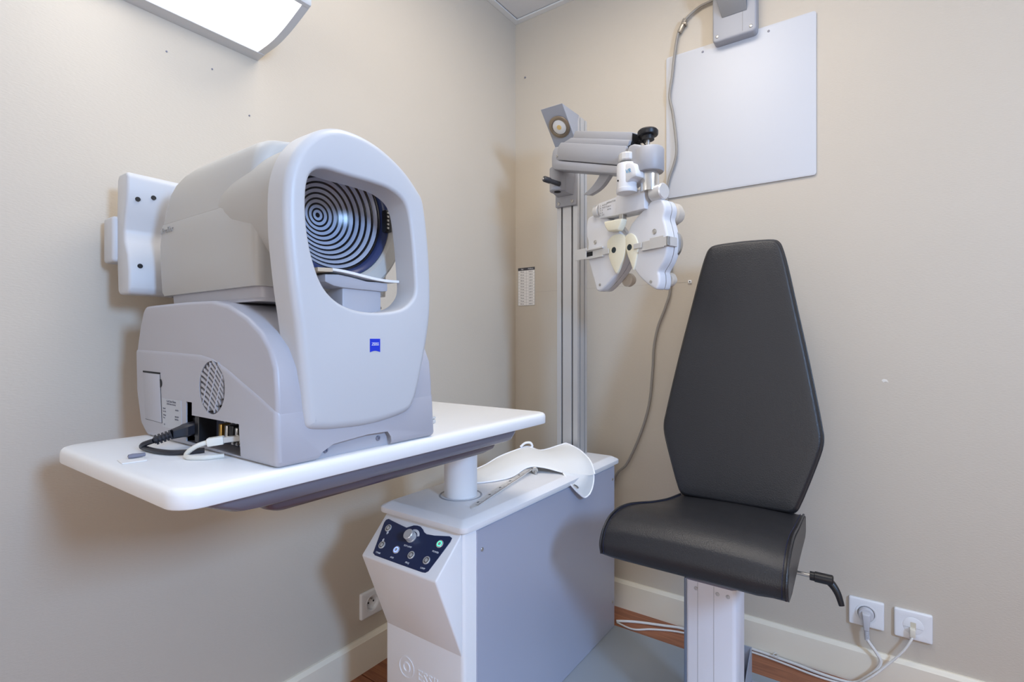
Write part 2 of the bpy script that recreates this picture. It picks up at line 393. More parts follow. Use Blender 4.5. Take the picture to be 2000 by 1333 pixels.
# ================================================================== WALL LAMP
LY0, LY1 = -1.80, -1.095
t = thing('wall_lamp', 'long pale wall lamp with glowing perforated curved underside', 'lamp', (0, -1.45, 1.66))
sec = [(0.0, 1.644), (0.033, 1.648), (0.084, 1.652), (0.126, 1.661), (0.167, 1.675), (0.219, 1.696)]
sec = [(p.x, p.z) for p in spline([(a, 0, c) for a, c in sec], 4)]
low = [p for p in sec if 0.034 < p[0] < 0.212]
def strip(bm, pts, y0, y1, th=0.002):
    up = [(a, c+th) for a, c in pts]; return prism(bm, pts+up[::-1], 'y', y0, y1)
part('perforated_cover', strip(nb(), [(0.030, 1.6485)]+low+[(0.213, 1.694)], LY0, LY1-0.016), PERF, t, 'glowing perforated sheet', sharp=50)
part('rear_rail', prism(nb(), [(0.0005, 1.643), (0.031, 1.6465), (0.031, 1.652), (0.006, 1.66), (0.006, 1.80), (0.0005, 1.80)], 'y', LY0, LY1), LIGHTG, t)
part('front_rail', prism(nb(), [(0.211, 1.692), (0.219, 1.6945), (0.222, 1.70), (0.219, 1.735), (0.213, 1.735), (0.213, 1.70)], 'y', LY0, LY1), LIGHTG, t)
part('end_cap', prism(nb(), sec+[(0.222, 1.74), (0.0, 1.80)], 'y', LY1-0.016, LY1+0.002, 0.001, 1), LIGHTG, t)
part('end_cap', prism(nb(), sec+[(0.222, 1.74), (0.0, 1.80)], 'y', LY0-0.006, LY0, 0.001, 1), LIGHTG, t)
la = area('wall_lamp_glow', (0.125, (LY0+LY1)/2, 1.655), (0.22, (LY0+LY1)/2, 0.4), 0.16, 0.66, 1.0, (1.0, 0.985, 0.96)); la.parent = t; la.location = Vector(la.location)-ORIG[t.name]
lu = area('wall_lamp_uplight', (0.12, (LY0+LY1)/2, 1.76), (0.14, (LY0+LY1)/2, 3.0), 0.16, 0.66, 5.0, (1.0, 0.97, 0.93)); lu.parent = t; lu.location = Vector(lu.location)-ORIG[t.name]

# ================================================================== WHITE BOARD, BOX, CHART, SOCKETS, SMALL WALL ITEMS
t = thing('wall_board', 'plain white rectangular board screwed high on the back wall', 'board', (0.859, -0.002, 1.45))
bm = nb(); slab(bm, rrect(0.636, 1.082, 1.451, 1.935, 0.008, 3), [], -0.006, -0.0015, 0.0008, lambda a, c, d: (a, d, c), 2)
part('board_sheet', bm, PANELW, t)
for a in (0.758, 0.955): screw(t, (a, -0.006, 1.917), (0, -1, 0), 0.0035, 0.002, GREYD)

t = thing('mounting_box', 'grey rectangular mounting box on the wall above the white board', 'box', (0.862, 0, 1.92))
bm = nb(); slab(bm, rrect(0.797, 0.926, 1.915, 2.23, 0.012, 4), [], -0.040, -0.0015, 0.006, lambda a, c, d: (a, d, c), 3)
part('box_body', bm, GREYP, t)
for a in (0.812, 0.911): screw(t, (a, -0.040, 1.932), (0, -1, 0), 0.005, 0.002)
part('seam_line', box(nb(), 0.8865, 0.8875, -0.0408, -0.039, 1.925, 2.04), PRINTG, t)
hull_v = [(0.826, -0.041, 1.985), (0.893, -0.041, 1.985), (0.893, -0.041, 2.20), (0.80, -0.041, 2.20), (0.80, -0.10, 2.075), (0.893, -0.10, 2.075), (0.80, -0.10, 2.22), (0.893, -0.10, 2.22)]
part('tilted_bracket', hull(nb(), [(0.826, -0.041, 1.985), (0.90, -0.041, 1.985), (0.90, -0.041, 2.20), (0.80, -0.041, 2.20), (0.81, -0.09, 2.06), (0.90, -0.09, 2.06), (0.90, -0.09, 2.22), (0.79, -0.09, 2.22)],
     [(0, 1, 2, 3), (4, 5, 6, 7), (0, 1, 5, 4), (1, 2, 6, 5), (2, 3, 7, 6), (3, 0, 4, 7)], 0.002), mat('bracket_grey', (138, 138, 139), 0.5), t)

cab = [(0.80, -0.012, 2.10), (0.795, -0.012, 2.074), (0.747, -0.012, 2.065), (0.705, -0.012, 2.041), (0.680, -0.012, 2.005), (0.667, -0.014, 1.93), (0.660, -0.016, 1.862), (0.651, -0.016, 1.795), (0.663, -0.016, 1.731),
       (0.676, -0.020, 1.615), (0.667, -0.016, 1.564), (0.649, -0.014, 1.516), (0.640, -0.012, 1.447), (0.655, -0.010, 1.30), (0.652, -0.010, 1.145), (0.635, -0.010, 1.079), (0.608, -0.010, 1.009), (0.594, -0.010, 0.938),
       (0.590, -0.010, 0.867), (0.577, -0.010, 0.741), (0.544, -0.010, 0.630), (0.496, -0.010, 0.524), (0.458, -0.010, 0.482), (0.43, -0.010, 0.42)]
single('wall_cable', tube(nb(), cab, 0.0045, 8, 10), CORDG, (0.44, -0.01, 0.42), 'long grey cable hanging down the back wall over the white board', 'cable')
bm = nb(); box(bm, -0.006, 0.006, -0.016, 0, -0.022, 0.022, 0.002, 2, Matrix.Translation((0.693, -0.004, 2.022)) @ Matrix.Rotation(math.radians(28), 4, 'Y'))
box(bm, -0.012, 0.004, -0.020, -0.002, 0.006, 0.014, 0.002, 2, Matrix.Translation((0.699, -0.002, 2.016)) @ Matrix.Rotation(math.radians(28), 4, 'Y'))
single('cable_clip', bm, mat('clip_metal', (168, 160, 148), 0.3, metal=0.6), (0.693, -0.002, 2.02), 'small clip holding the grey cable near the ceiling', 'clip')

t = thing('paper_chart', 'small printed two column table taped beside the room corner', 'chart', (0.055, -0.001, 1.11))
part('sheet', box(nb(), 0.014, 0.096, -0.0014, -0.0004, 1.108, 1.263), PAPER, t)
part('header_band', box(nb(), 0.014, 0.096, -0.0018, -0.0012, 1.2515, 1.263), PRINTD, t)
bm = nb()
for k in range(13): box(bm, 0.014, 0.096, -0.0017, -0.0012, 1.108+k*0.01195-0.0003, 1.108+k*0.01195+0.0003)
for a in (0.0143, 0.055, 0.0957): box(bm, a-0.0003, a+0.0003, -0.0017, -0.0012, 1.108, 1.2515)
part('grid_lines', bm, PRINTG, t)
MX = lambda a, c: axes((a, -0.0016, c), (1, 0, 0), (0, 0, 1))
rows_ = ['40 ans', '45 ans', '47 ans', '48 ans', '50 ans', '52 ans', '55 ans', '57 ans', '60 ans', '70 ans', '75 ans', '80 ans']
rows2 = ['0.75 D', '1.00 D', '1.25 D', '1.50 D', '1.75 D', '2.00 D', '2.25 D', '2.50 D', '2.75 D', '3.00 D', '3.00 D', '3.00 D']
for k in range(12):
    z = 1.2455-k*0.01195
    part('lettering', text_bm(rows_[k], 0.0068, MX(0.035, z), 0.0002), PRINTD, t); part('lettering', text_bm(rows2[k], 0.0068, MX(0.076, z), 0.0002), PRINTD, t)
for s_, a in (('Age', 0.035), ('Addition', 0.076)): part('heading', text_bm(s_, 0.0075, axes((a, -0.0019, 1.2572), (1, 0, 0), (0, 0, 1)), 0.0002), PRINTW, t)

def socket(name, label, O, X, N, kind):
    """O centre on wall, X along the wall, N out of the wall"""
    X = Vector(X); N = Vector(N); Z = Vector((0, 0, 1)); O = Vector(O)
    co = lambda a, c, d: tuple(O+X*a+Z*c+N*d)
    t = thing(name, label, 'socket', tuple(O))
    hole = circle2(0, 0, 0.0215, 36)
    bm = nb(); slab(bm, rrect(-0.041, 0.041, -0.038, 0.038, 0.004, 4), [hole], 0.0095, 0.0005, 0.0035, co, 3, rh=0.0008)
    part('face_plate', bm, WHITE, t)
    Mx = Matrix.Translation(O) @ Matrix((X, Z, N)).transposed().to_4x4()
    if kind == 'power':
        bm = nb(); lathe(bm, [(0.024, 0.0092), (0.0255, 0.0108), (0.0245, 0.0112), (0.0205, 0.0100), (0.0195, 0.0012), (0, 0.0010), (0, 0.0004), (0.024, 0.0004)], M=Mx, seg=40); part('socket_well', bm, WHITE, t)
        bm = nb()
        for a in (-0.0095, 0.0095): lathe(bm, [(0, 0.0012), (0.0028, 0.0012), (0.0028, 0.0018), (0, 0.0018)], M=Mx @ Matrix.Translation((a, 0, 0)), seg=12)
        part('contact_hole', bm, DARK, t)
        bm = nb(); lathe(bm, [(0.0024, 0.001), (0.0024, 0.009), (0.0012, 0.0108), (0, 0.011)], M=Mx @ Matrix.Translation((0, 0.0105, 0)), seg=12); part('earth_pin', bm, STEEL, t)
    else:
        bm = nb(); slab(bm, circle2(0, 0, 0.0225, 36), [], 0.0105, 0.001, 0.0010, co, 2); part('insert', bm, WHITE, t)
        part('insert_seam', prism(nb(), rrect(-0.021, 0.021, -0.0049, -0.0044, 0.0002, 1), 'z', 0.0098, 0.0109, M=Mx), PRINTG, t)
        part('jack_opening', prism(nb(), rrect(-0.006, 0.006, -0.010, 0.010, 0.001, 2), 'z', 0.0098, 0.0111, M=Mx), mat('jack_cream', (206, 198, 178), 0.5), t)
    return t
socket('power_socket', 'white square wall socket with a grey plug pushed in', (1.203, 0, 0.199), (1, 0, 0), (0, -1, 0), 'power')
socket('data_socket', 'white square data outlet with a thin network lead', (1.307, 0, 0.197), (1, 0, 0), (0, -1, 0), 'data')
socket('power_socket', 'white empty wall socket left of the white cabinet', (0, -0.752, 0.187), (0, -1, 0), (1, 0, 0), 'power')

t = thing('power_plug', 'grey moulded plug and its white cord beside the data outlet', 'plug', (1.203, -0.012, 0.199))
bm = nb(); lathe(bm, [(0, 0.002), (0.0185, 0.002), (0.0185, 0.020), (0.0165, 0.023), (0, 0.023)], (1.203, 0, 0.199), (0, -1, 0), 28)
hull(bm, [(1.192, -0.020, 0.210), (1.214, -0.020, 0.210), (1.212, -0.036, 0.206), (1.194, -0.036, 0.206), (1.197, -0.020, 0.160), (1.211, -0.020, 0.160), (1.210, -0.034, 0.160), (1.198, -0.034, 0.160)],
     [(0, 1, 2, 3), (4, 5, 6, 7), (0, 1, 5, 4), (1, 2, 6, 5), (2, 3, 7, 6), (3, 0, 4, 7)], 0.003, 3)
part('plug_body', bm, mat('plug_grey', (196, 196, 200), 0.45), t)
bm = nb()
for k in range(6): cyl(bm, (1.204+k*0.0003, -0.027, 0.159-k*0.0036), (0, 0, -1), 0.0062, 0.0022, seg=14)
cyl(bm, (1.204, -0.027, 0.160), (0, 0, -1), 0.0045, 0.026); part('strain_relief', bm, mat('plug_grey', (196, 196, 200)), t)
part('cord', tube(nb(), [(1.206, -0.027, 0.136), (1.211, -0.028, 0.128), (1.226, -0.030, 0.108), (1.236, -0.030, 0.088), (1.228, -0.032, 0.064), (1.205, -0.034, 0.035), (1.180, -0.036, 0.012), (1.150, -0.036, 0.0045), (1.092, -0.036, 0.0045),
      (1.030, -0.028, 0.0045), (0.971, -0.024, 0.0045), (0.930, -0.021, 0.0045), (0.89, -0.022, 0.0045), (0.80, -0.03, 0.0045), (0.702, -0.030, 0.0045), (0.640, -0.05, 0.0045), (0.556, -0.082, 0.0045), (0.50, -0.115, 0.0045)], 0.0042, 6, 8), CORDW, t)
t = thing('network_lead', 'thin white network lead hanging from the data outlet to the floor', 'cable', (1.307, -0.012, 0.19))
part('connector', box(nb(), 1.2995, 1.3115, -0.026, -0.0105, 0.172, 0.194, 0.0015, 2), mat('clear_connector', (222, 216, 200), 0.25), t)
part('cord', tube(nb(), [(1.3055, -0.020, 0.174), (1.302, -0.026, 0.165), (1.285, -0.030, 0.132), (1.255, -0.032, 0.09), (1.215, -0.045, 0.045), (1.175, -0.050, 0.010), (1.14, -0.050, 0.0032), (1.08, -0.052, 0.0032), (1.0, -0.042, 0.0032),
      (0.93, -0.036, 0.0032), (0.85, -0.04, 0.0032), (0.708, -0.052, 0.0032), (0.62, -0.09, 0.0032), (0.566, -0.128, 0.0032), (0.505, -0.120, 0.0032)], 0.0030, 6, 8), CORDW, t)
single('cable_tie', tube(nb(), [(0.978+0.006*math.cos(k*PI/4), -0.031+0.014*math.sin(k*PI/4)*1.0, 0.0105+0.001*k % 1) for k in range(8)], 0.0013, 3, 6, closed=True), CORDW, (0.978, -0.03, 0.004), 'tiny white tie around the floor cords behind the chair', 'cable tie')
t = thing('wall_anchor', 'tiny white square cable anchor on the back wall beside the backrest', 'anchor', (0.715, 0, 1.161))
part('anchor_base', box(nb(), 0.7095, 0.7205, -0.004, -0.0002, 1.1555, 1.1665, 0.001, 2), WHITE, t)
bm = nb(); cyl(bm, (0.715, -0.004, 1.161), (0, -1, 0), 0.002, 0.0008); part('anchor_hole', bm, DARK, t)
bm = nb(); cyl(bm, (0.049, -0.0003, 2.043), (0, -1, 0), 0.0035, 0.004, ch=0.001); single('wall_screw', bm, GREYD, (0.049, 0, 2.043), 'dark screw in the back wall near the ceiling corner', 'screw')
for (yy, zz, lab) in ((-1.292, 1.576, 'dark nail hole plug under the lamp, leftmost of three'), (-1.20, 1.578, 'dark nail hole plug under the lamp, middle of three'), (-1.115, 1.503, 'dark nail hole plug right of the lamp end, lowest of three')):
    bm = nb(); cyl(bm, (0.0002, yy, zz), (1, 0, 0), 0.0018, 0.0012); single('nail', bm, GREYD, (0, yy, zz), lab, 'nail', 'nails under the wall lamp')

# ================================================================== FLOOR PLATE AND CABINET
single('floor_plate', box(nb(), 0.512, 1.30, -1.15, -0.156, 0.0, 0.014, 0.003, 2), PLATE, (0.9, -0.6, 0), 'flat grey steel plate on the floor under the chair', 'base plate')
CX0, CX1, CY0, CY1, CZ = 0.265, 0.512, -0.925, -0.150, 0.552
t = thing('instrument_cabinet', 'white cabinet with silver side panel and lit control buttons', 'cabinet', (0.39, -0.54, 0))
b = nb(); box(b, CX0, CX1, CY0, CY1, 0.002, CZ, 0.010, 3)
body = part('body', b, LACQ, t)
part('side_panel', box(nb(), CX1-0.001, CX1+0.0025, CY0+0.042, CY1-0.012, 0.014, CZ-0.006, 0.0008, 1), SILVER, t, 'silver grey side panel')
for (yy, zz) in ((-0.866, 0.50), (-0.178, 0.505), (-0.178, 0.10)): screw(t, (CX1+0.0025, yy, zz), (1, 0, 0), 0.0045, 0.002)
lz = [(-0.0, 0.552, 0.010), (0.010, 0.554, 0.014), (0.010, 0.568, 0.014), (0.002, 0.578, 0.012)]
rings = []
for e, zz, r in ((0.006, 0.552, 0.012), (0.011, 0.554, 0.016), (0.012, 0.556, 0.016), (0.012, 0.566, 0.016), (0.009, 0.569, 0.014), (-0.006, 0.577, 0.008), (-0.009, 0.578, 0.006)):
    rings.append([(a, c, zz) for a, c in rrect(CX0-e, CX1+e, CY0-e, CY1+e, r, 4)])
part('lid', loft(nb(), rings), LACQ, t)
bm = nb(); lathe(bm, [(0.049, 0.578), (0.051, 0.5795), (0.053, 0.5795), (0.054, 0.578)], (0.381, -0.784, 0), (0, 0, 1), 36); part('post_collar', bm, GREYP, t)
wb = nb()
W0, W1 = 0.270, 0.5085
hull(wb, [(W0, CY0, 0.552), (W1, CY0, 0.552), (W1-0.004, -1.003, 0.476), (W0+0.004, -1.003, 0.476), (W0, CY0+0.001, 0.285), (W1, CY0+0.001, 0.285)],
     [(0, 1, 2, 3), (3, 2, 5, 4), (0, 3, 4), (1, 5, 2), (0, 4, 5, 1)], 0.004, 3)
part('control_console', wb, LACQ, t)
SX, SD = Vector((1, 0, 0)), Vector((0, -0.7162, -0.6979)); SN = Vector((0, -0.6979, 0.7162))
S0 = Vector((0, -0.925, 0.552))
def sp(a, s, d=0.0): return tuple(S0+Vector((a, 0, 0))+SD*s+SN*(d-0.0002))
SM = lambda a, s, d: axes(sp(a, s, d), (1, 0, 0), tuple(-SD))
st = [(0.2892, .0145), (.3033, .0165), (.3364, .0203), (.355, .0222), (.3636, .0172), (.3715, .0128), (.382, .0108), (.392, .0112), (.4025, .0155), (.4100, .0205), (.4193, .0232), (.4422, .0212), (.4811, .0135), (.4895, .0157), (.4902, .0242), (.482, .061), (.4742, .0938), (.4688, .0985), (.4602, .0997), (.39, .1000), (.3131, .0999), (.3038, .0964), (.302, .0894), (.293, .060), (.2825, .0262), (.2830, .0182)]
bm = nb(); slab(bm, st, [], 0.0012, -0.001, 0.0003, lambda a, s, d: sp(a, s, d), 1)
stk = part('control_sticker', bm, NAVY, t, 'navy blue control sticker')
def button(a, s, ring, cap=None):
    bm = nb(); lathe(bm, [(0.0085, 0.0005), (0.0085, 0.003), (0.0078, 0.0036), (0.0060, 0.0036), (0.0058, 0.0026), (0, 0.0026)], sp(a, s), tuple(SN), 28)
    o = part('push_button', bm, SATIN, t)
    bm = nb(); lathe(bm, [(0.0057, 0.0026), (0.0057, 0.0033), (0.0043, 0.0033), (0.0043, 0.0026)], sp(a, s), tuple(SN), 28); part('button_ring', bm, ring, o)
    bm = nb(); lathe(bm, [(0.0042, 0.0026), (0.0042, 0.0036), (0.0034, 0.0040), (0, 0.0040)], sp(a, s), tuple(SN), 24); part('button_cap', bm, cap or SATIN, o)
    return o
button(.3058, .0351, BLACK); button(.3165, .0746, BLACK); button(.4106, .0750, BLACK); button(.4565, .0750, BLACK)
button(.364, .0746, BLUEL)['label'] = 'push button lit blue'
button(.4676, .0353, GREENL)['label'] = 'push button lit green'
bm = nb(); lathe(bm, [(0.0125, 0.001), (0.0125, 0.004), (0.0118, 0.0045), (0.0118, 0.017), (0.0105, 0.0185), (0, 0.0185)], sp(.385, .0395), tuple(SN), 32); part('dial_knob', bm, SATIN, t, 'silver dial knob')
bm = nb(); arc = [(.386+.0185*math.cos(x), .0385-.0185*math.sin(x)) for x in [math.radians(a) for a in range(20, 121, 10)]]
arc2 = [(.386+.0130*math.cos(x), .0385-.0130*math.sin(x)) for x in [math.radians(a) for a in range(120, 19, -10)]]
slab(bm, arc+arc2, [], 0.0016, 0.001, 0.0001, lambda a, s, d: sp(a, s, d), 1); part('dial_scale', bm, PRINTW, stk)
for s_, a, c in (('CHAIR', .3183, .0927), ('AUX', .3635, .0924), ('PROJ', .4109, .0923), ('LAMP', .4572, .0923), ('POWER', .4672, .0535), ('SLIT LAMP', .3881, .0600)):
    part('lettering', text_bm(s_, 0.0052, SM(a, c, 0.0014), 0.0002), PRINTW, stk)
for s_, base in ((1, .049), (-1, .060)):
    bm = nb(); slab(bm, [(.3095, base), (.3125, base), (.3125, base-s_*0.003), (.3145, base-s_*0.003), (.3110, base-s_*0.0075), (.3075, base-s_*0.003), (.3095, base-s_*0.003)], [], 0.0016, 0.001, 0.0001, lambda a, s, d: sp(a, s, d), 1); part('arrow_mark', bm, PRINTW, stk)
bm = nb(); F0 = (0.338, CY0, 0.205)
lathe(bm, [(0.0245, 0), (0.0245, 0.0012), (0.0225, 0.0012), (0.0225, 0)], F0, (0, -1, 0), 40)
lathe(bm, [(0.0125, 0), (0.0115, 0.0016), (0.0085, 0.0016), (0.0075, 0)], F0, (0, -1, 0), 32)
part('embossed_ring', bm, LACQ, t)
part('embossed_lettering', text_bm('ESSILOR', 0.034, axes((0.374, CY0-0.0006, 0.200), (1, 0, 0), (0, 0, 1)), 0.0008, 'LEFT'), LACQ, t)

# ================================================================== INSTRUMENT TABLE ON ITS POST
TX0, TX1, TY0, TY1, TZ = 0.142, 0.590, -1.508, -0.698, 0.792
t = thing('instrument_table', 'white cantilever table top carried on a round white post', 'table', (0.381, -0.784, 0.578))
rings = []
for e, zz in ((0.004, 0.7665), (0.0010, 0.7675), (0.0, 0.7695), (0.0, 0.783), (0.0012, 0.7875), (0.004, 0.7905), (0.0085, TZ)):
    rings.append([(a, c, zz) for a, c in rrect(TX0+e, TX1-e, TY0+e, TY1-e, 0.032-e*0.8, 7)])
part('table_top', loft(nb(), rings), TABLEW, t)
hb = nb()
loft(hb, [[(a, c, zz) for a, c in rrect(x0, x1, y0, y1, 0.02, 4)] for x0, x1, y0, y1, zz in ((0.20, 0.572, -1.475, -0.800, 0.766), (0.20, 0.570, -1.465, -0.803, 0.758), (0.21, 0.562, -1.430, -0.806, 0.742), (0.225, 0.556, -1.405, -0.815, 0.7385))])
part('underside_housing', hb, GREYD, t, 'glossy grey housing under the table')
hb = nb()
loft(hb, [[(a, c, zz) for a, c in rrect(x0, x1, y0, y1, 0.012, 4)] for x0, x1, y0, y1, zz in ((0.29, 0.545, -1.385, -0.845, 0.740), (0.29, 0.540, -1.372, -0.85, 0.726), (0.30, 0.530, -1.355, -0.87, 0.718))])
part('swing_arm', hb, BROWNP, t)
bm = nb(); lathe(bm, [(0, 0.5784), (0.041, 0.5784), (0.041, 0.722), (0, 0.722)], (0.381, -0.784, 0), (0, 0, 1), 40)
part('post', bm, LACQ, t)

# ================================================================== EYE ANALYSER ON THE TABLE
YC = -1.236; Z0 = 0.792
an = thing('eye_analyser', 'white and grey eye measuring machine with oval face plate on table', 'machine', (0.35, YC, Z0))
def Y(d): return YC+d
# --- grey base housing
prof = [(0.160, 0.7935), (0.133, 0.812), (0.114, 0.870), (0.109, 0.915), (0.110, 0.949), (0.124, 0.990), (0.139, 1.018), (0.150, 1.025), (0.30, 1.026), (0.400, 1.024), (0.447, 1.016), (0.501, 0.996), (0.538, 0.975), (0.562, 0.952), (0.575, 0.925), (0.579, 0.89), (0.583, 0.80), (0.581, 0.7935)]
b = nb(); prism(b, prof, 'y', Y(-0.147), Y(0.147), 0.016, 5)
base = part('base_housing', b, MACHG, an)
seam = [(0.1075, 0.949), (0.247, 0.946), (0.364, 0.943), (0.402, 0.938), (0.447, 0.924), (0.489, 0.907), (0.540, 0.887), (0.5800, 0.870), (0.5845, 0.80), (0.583, 0.7922), (0.158, 0.7922), (0.131, 0.812), (0.112, 0.870)]
b = nb(); prism(b, seam, 'y', Y(-0.1490), Y(0.1490), 0.014, 4, )
low = part('lower_shell', b, MACHG, an)
# openings: fan, port bay, power inlet slot, handle recess
def cutters(kind):
    r = []
    c = nb(); cyl(c, (0.404, Y(-0.16), 0.891), (0, 1, 0), 0.0405, 0.040, seg=40); r.append(c)
    c = nb(); prism(c, [(0.318, 0.800), (0.490, 0.797), (0.485, 0.843), (0.338, 0.8435), (0.338, 0.864), (0.318, 0.864)], 'y', Y(-0.17), Y(-0.118)); r.append(c)
    c = nb(); prism(c, [(Y(-0.088), 0.7935), (Y(-0.082), 0.803), (Y(-0.062), 0.812), (Y(0.0), 0.8165), (Y(0.040), 0.8155), (Y(0.046), 0.807), (Y(0.050), 0.785), (Y(-0.088), 0.785)], 'x', 0.573, 0.61); r.append(c)
    return r
cut(base, cutters(0)); cut(low, cutters(1))
part('fan_cavity', box(nb(), 0.36, 0.448, Y(-0.126), Y(-0.1205), 0.847, 0.935), DARK, an)
for k in range(-8, 9):                                   # curved fan louvres, each bar its own piece
    pts = []
    for j in range(0, 13):
        a = -0.052+0.104*j/12; cxx = 0.404+a; czz = 0.891+k*0.0088-a*0.60-4.5*a*a+0.003
        if (cxx-0.404)**2+(czz-0.891)**2 < 0.0405**2: pts.append((cxx, czz))
    if len(pts) < 3: continue
    b = nb(); up = [(p[0], p[1]+0.0046) for p in pts]
    prism(b, pts+up[::-1], 'y', Y(-0.1488), Y(-0.1435)); part('fan_louvre', b, MACHG, an)
for k in (-1.0, 0.1, 1.2):
    pts = []
    for j in range(0, 25):
        a = -0.045+0.09*j/24; cxx = 0.404+k*0.019+a*0.42; czz = 0.891+a
        if (cxx-0.404)**2+(czz-0.891)**2 < 0.0412**2: pts.append((cxx, Y(-0.1482), czz))
    if len(pts) > 2: part('fan_rib', tube(nb(), [pts[0], pts[len(pts)//2], pts[-1]], 0.0013, 3, 6), MACHG, an)
# flap and label
b = nb(); slab(b, [(0.146, 0.905), (0.218, 0.904), (0.226, 0.821), (0.157, 0.8225)], [], Y(-0.1500), Y(-0.147), 0.0008, lambda a, c, d: (a, d, c), 2); fpp = part('service_flap', b, MACHG, an)
part('flap_gap', prism(nb(), [(0.1455, 0.9085), (0.219, 0.9075), (0.2195, 0.9045), (0.1455, 0.9055)], 'y', Y(-0.1496), Y(-0.147)), DARK, fpp)
part('flap_edge', prism(nb(), [(0.2182, 0.904), (0.2190, 0.904), (0.2270, 0.8205), (0.157, 0.8218), (0.157, 0.8224), (0.2262, 0.8211)], 'y', Y(-0.1496), Y(-0.147)), DARK, fpp)
bm = nb(); cyl(bm, (0.2195, Y(-0.1494), 0.889), (0, -1, 0), 0.0075, 0.0004, seg=20); part('finger_notch', bm, DARK, fpp)
lb = part('type_label', prism(nb(), [(0.2265, 0.8645), (0.300, 0.8640), (0.304, 0.8155), (0.2305, 0.8150)], 'y', Y(-0.1496), Y(-0.1475)), mat('label_silver', (188, 190, 196), 0.35, metal=0.2), an, 'silver printed type label')
LM = lambda a, c: axes((a, Y(-0.1498), c), (1, 0, 0), (0, 0, 1))
bm = nb(); merge(bm, text_bm('Carl Zeiss Vision', 0.0052, LM(0.264, 0.860), 0.0002)); merge(bm, text_bm('73430 Aalen Germany', 0.0038, LM(0.264, 0.8555), 0.0002))
for s_, a, c in (('Model:', 0.232, 0.847), ('i.Profiler', 0.280, 0.847), ('Ser. No.', 0.232, 0.842), ('Voltage', 0.233, 0.836), ('100-240 V', 0.278, 0.836), ('Freq.', 0.233, 0.8315), ('50/60 Hz', 0.278, 0.8315), ('CE', 0.236, 0.820)):
    merge(bm, text_bm(s_, 0.0036, LM(a, c), 0.0002, 'LEFT'))
part('lettering', bm, PRINTL, lb)
# port bay
part('port_bay', box(nb(), 0.315, 0.494, Y(-0.1195), Y(-0.1165), 0.796, 0.866), mat('bay_slate', (58, 62, 78), 0.5), an)
part('power_inlet', box(nb(), 0.3195, 0.342, Y(-0.140), Y(-0.1175), 0.806, 0.838, 0.001, 1), BLACK, an)
part('power_switch', box(nb(), 0.3225, 0.336, Y(-0.139), Y(-0.1175), 0.8415, 0.858, 0.0015, 2), BLACK, an)
part('inlet_wall', box(nb(), 0.343, 0.356, Y(-0.147), Y(-0.1175), 0.8005, 0.843, 0.001, 1), BLACK, an)
part('video_port', box(nb(), 0.392, 0.400, Y(-0.1335), Y(-0.1175), 0.811, 0.833, 0.001, 1), GOLD, an)
part('video_port', box(nb(), 0.407, 0.414, Y(-0.1315), Y(-0.1175), 0.813, 0.832, 0.001, 1), STEEL, an)
part('serial_port', box(nb(), 0.420, 0.432, Y(-0.1315), Y(-0.1175), 0.813, 0.833, 0.001, 1), BLACK, an)
part('usb_port', box(nb(), 0.438, 0.444, Y(-0.1315), Y(-0.1175), 0.812, 0.831, 0.001, 1), STEEL, an)
part('network_port', box(nb(), 0.452, 0.475, Y(-0.1325), Y(-0.1175), 0.808, 0.832, 0.001, 1), mat('port_nickel', (188, 178, 160), 0.3, metal=0.8), an)
part('network_port', box(nb(), 0.476, 0.486, Y(-0.1325), Y(-0.1175), 0.808, 0.835, 0.001, 1), BLACK, an)
for a, c in ((0.391, 0.8385), (0.404, 0.8375), (0.424, 0.838), (0.438, 0.838), (0.428, 0.807), (0.440, 0.8065)):
    bm = nb(); cyl(bm, (a, Y(-0.1195), c), (0, -1, 0), 0.0023, 0.010, seg=8); part('jack_screw', bm, STEEL, an)
for a in (0.405, 0.418, 0.430, 0.443, 0.462): part('port_mark', box(nb(), a, a+0.006, Y(-0.1203), Y(-0.119), 0.800, 0.803), PRINTW, an)
# handle recess screws
for yy, zz in ((-0.069, 0.8030), (0.028, 0.8055)): screw(an, (0.573, Y(yy), zz), (1, 0, 0), 0.0042, 0.003, GREYD)
part('recess_floor', box(nb(), 0.560, 0.5732, Y(-0.09), Y(0.052), 0.7935, 0.818), MACHG, an)
# --- skirt and measuring head covers
AX = (0.0, Y(0.004), 1.178)
def ring_xy(x0, x1, hw, z, r=0.02): return [(a, c, z) for a, c in rrect(x0, x1, Y(-hw), Y(hw), r, 4)]
part('turntable_skirt', loft(nb(), [ring_xy(0.172, 0.485, 0.119, 1.0215, .014), ring_xy(0.170, 0.485, 0.119, 1.024, .014), ring_xy(0.172, 0.485, 0.117, 1.026, .014), ring_xy(0.176, 0.485, 0.115, 1.0275, .014), ring_xy(0.174, 0.485, 0.117, 1.060, .014)]), MACHG, an)
R = [(0.160, 0.124, 1.0440, .012), (0.155, 0.126, 1.050, .014), (0.150, 0.1265, 1.09, .014), (0.147, 0.1265, 1.136, .014), (0.154, 0.1260, 1.170, .014), (0.156, 0.1250, 1.1735, .014)]
lowc = part('lower_cover', loft(nb(), [ring_xy(x0, 0.488, hw, z, r) for x0, hw, z, r in R]), MACHC, an)
R = [(0.157, 0.1245, 1.174, .014), (0.163, 0.1230, 1.200, .016), (0.172, 0.1205, 1.225, .018), (0.185, 0.117, 1.242, .02), (0.205, 0.113, 1.254, .022), (0.235, 0.108, 1.262, .024), (0.275, 0.102, 1.268, .026), (0.320, 0.095, 1.272, .03), (0.360, 0.085, 1.274, .03)]
top = part('upper_cover', loft(nb(), [ring_xy(x0, 0.480, hw, z, r) for x0, hw, z, r in R]), MACHC, an, sharp=24)
cut(top, [cyl(nb(), (0.425, AX[1], AX[2]), (1, 0, 0), 0.112, 0.2, seg=64)])
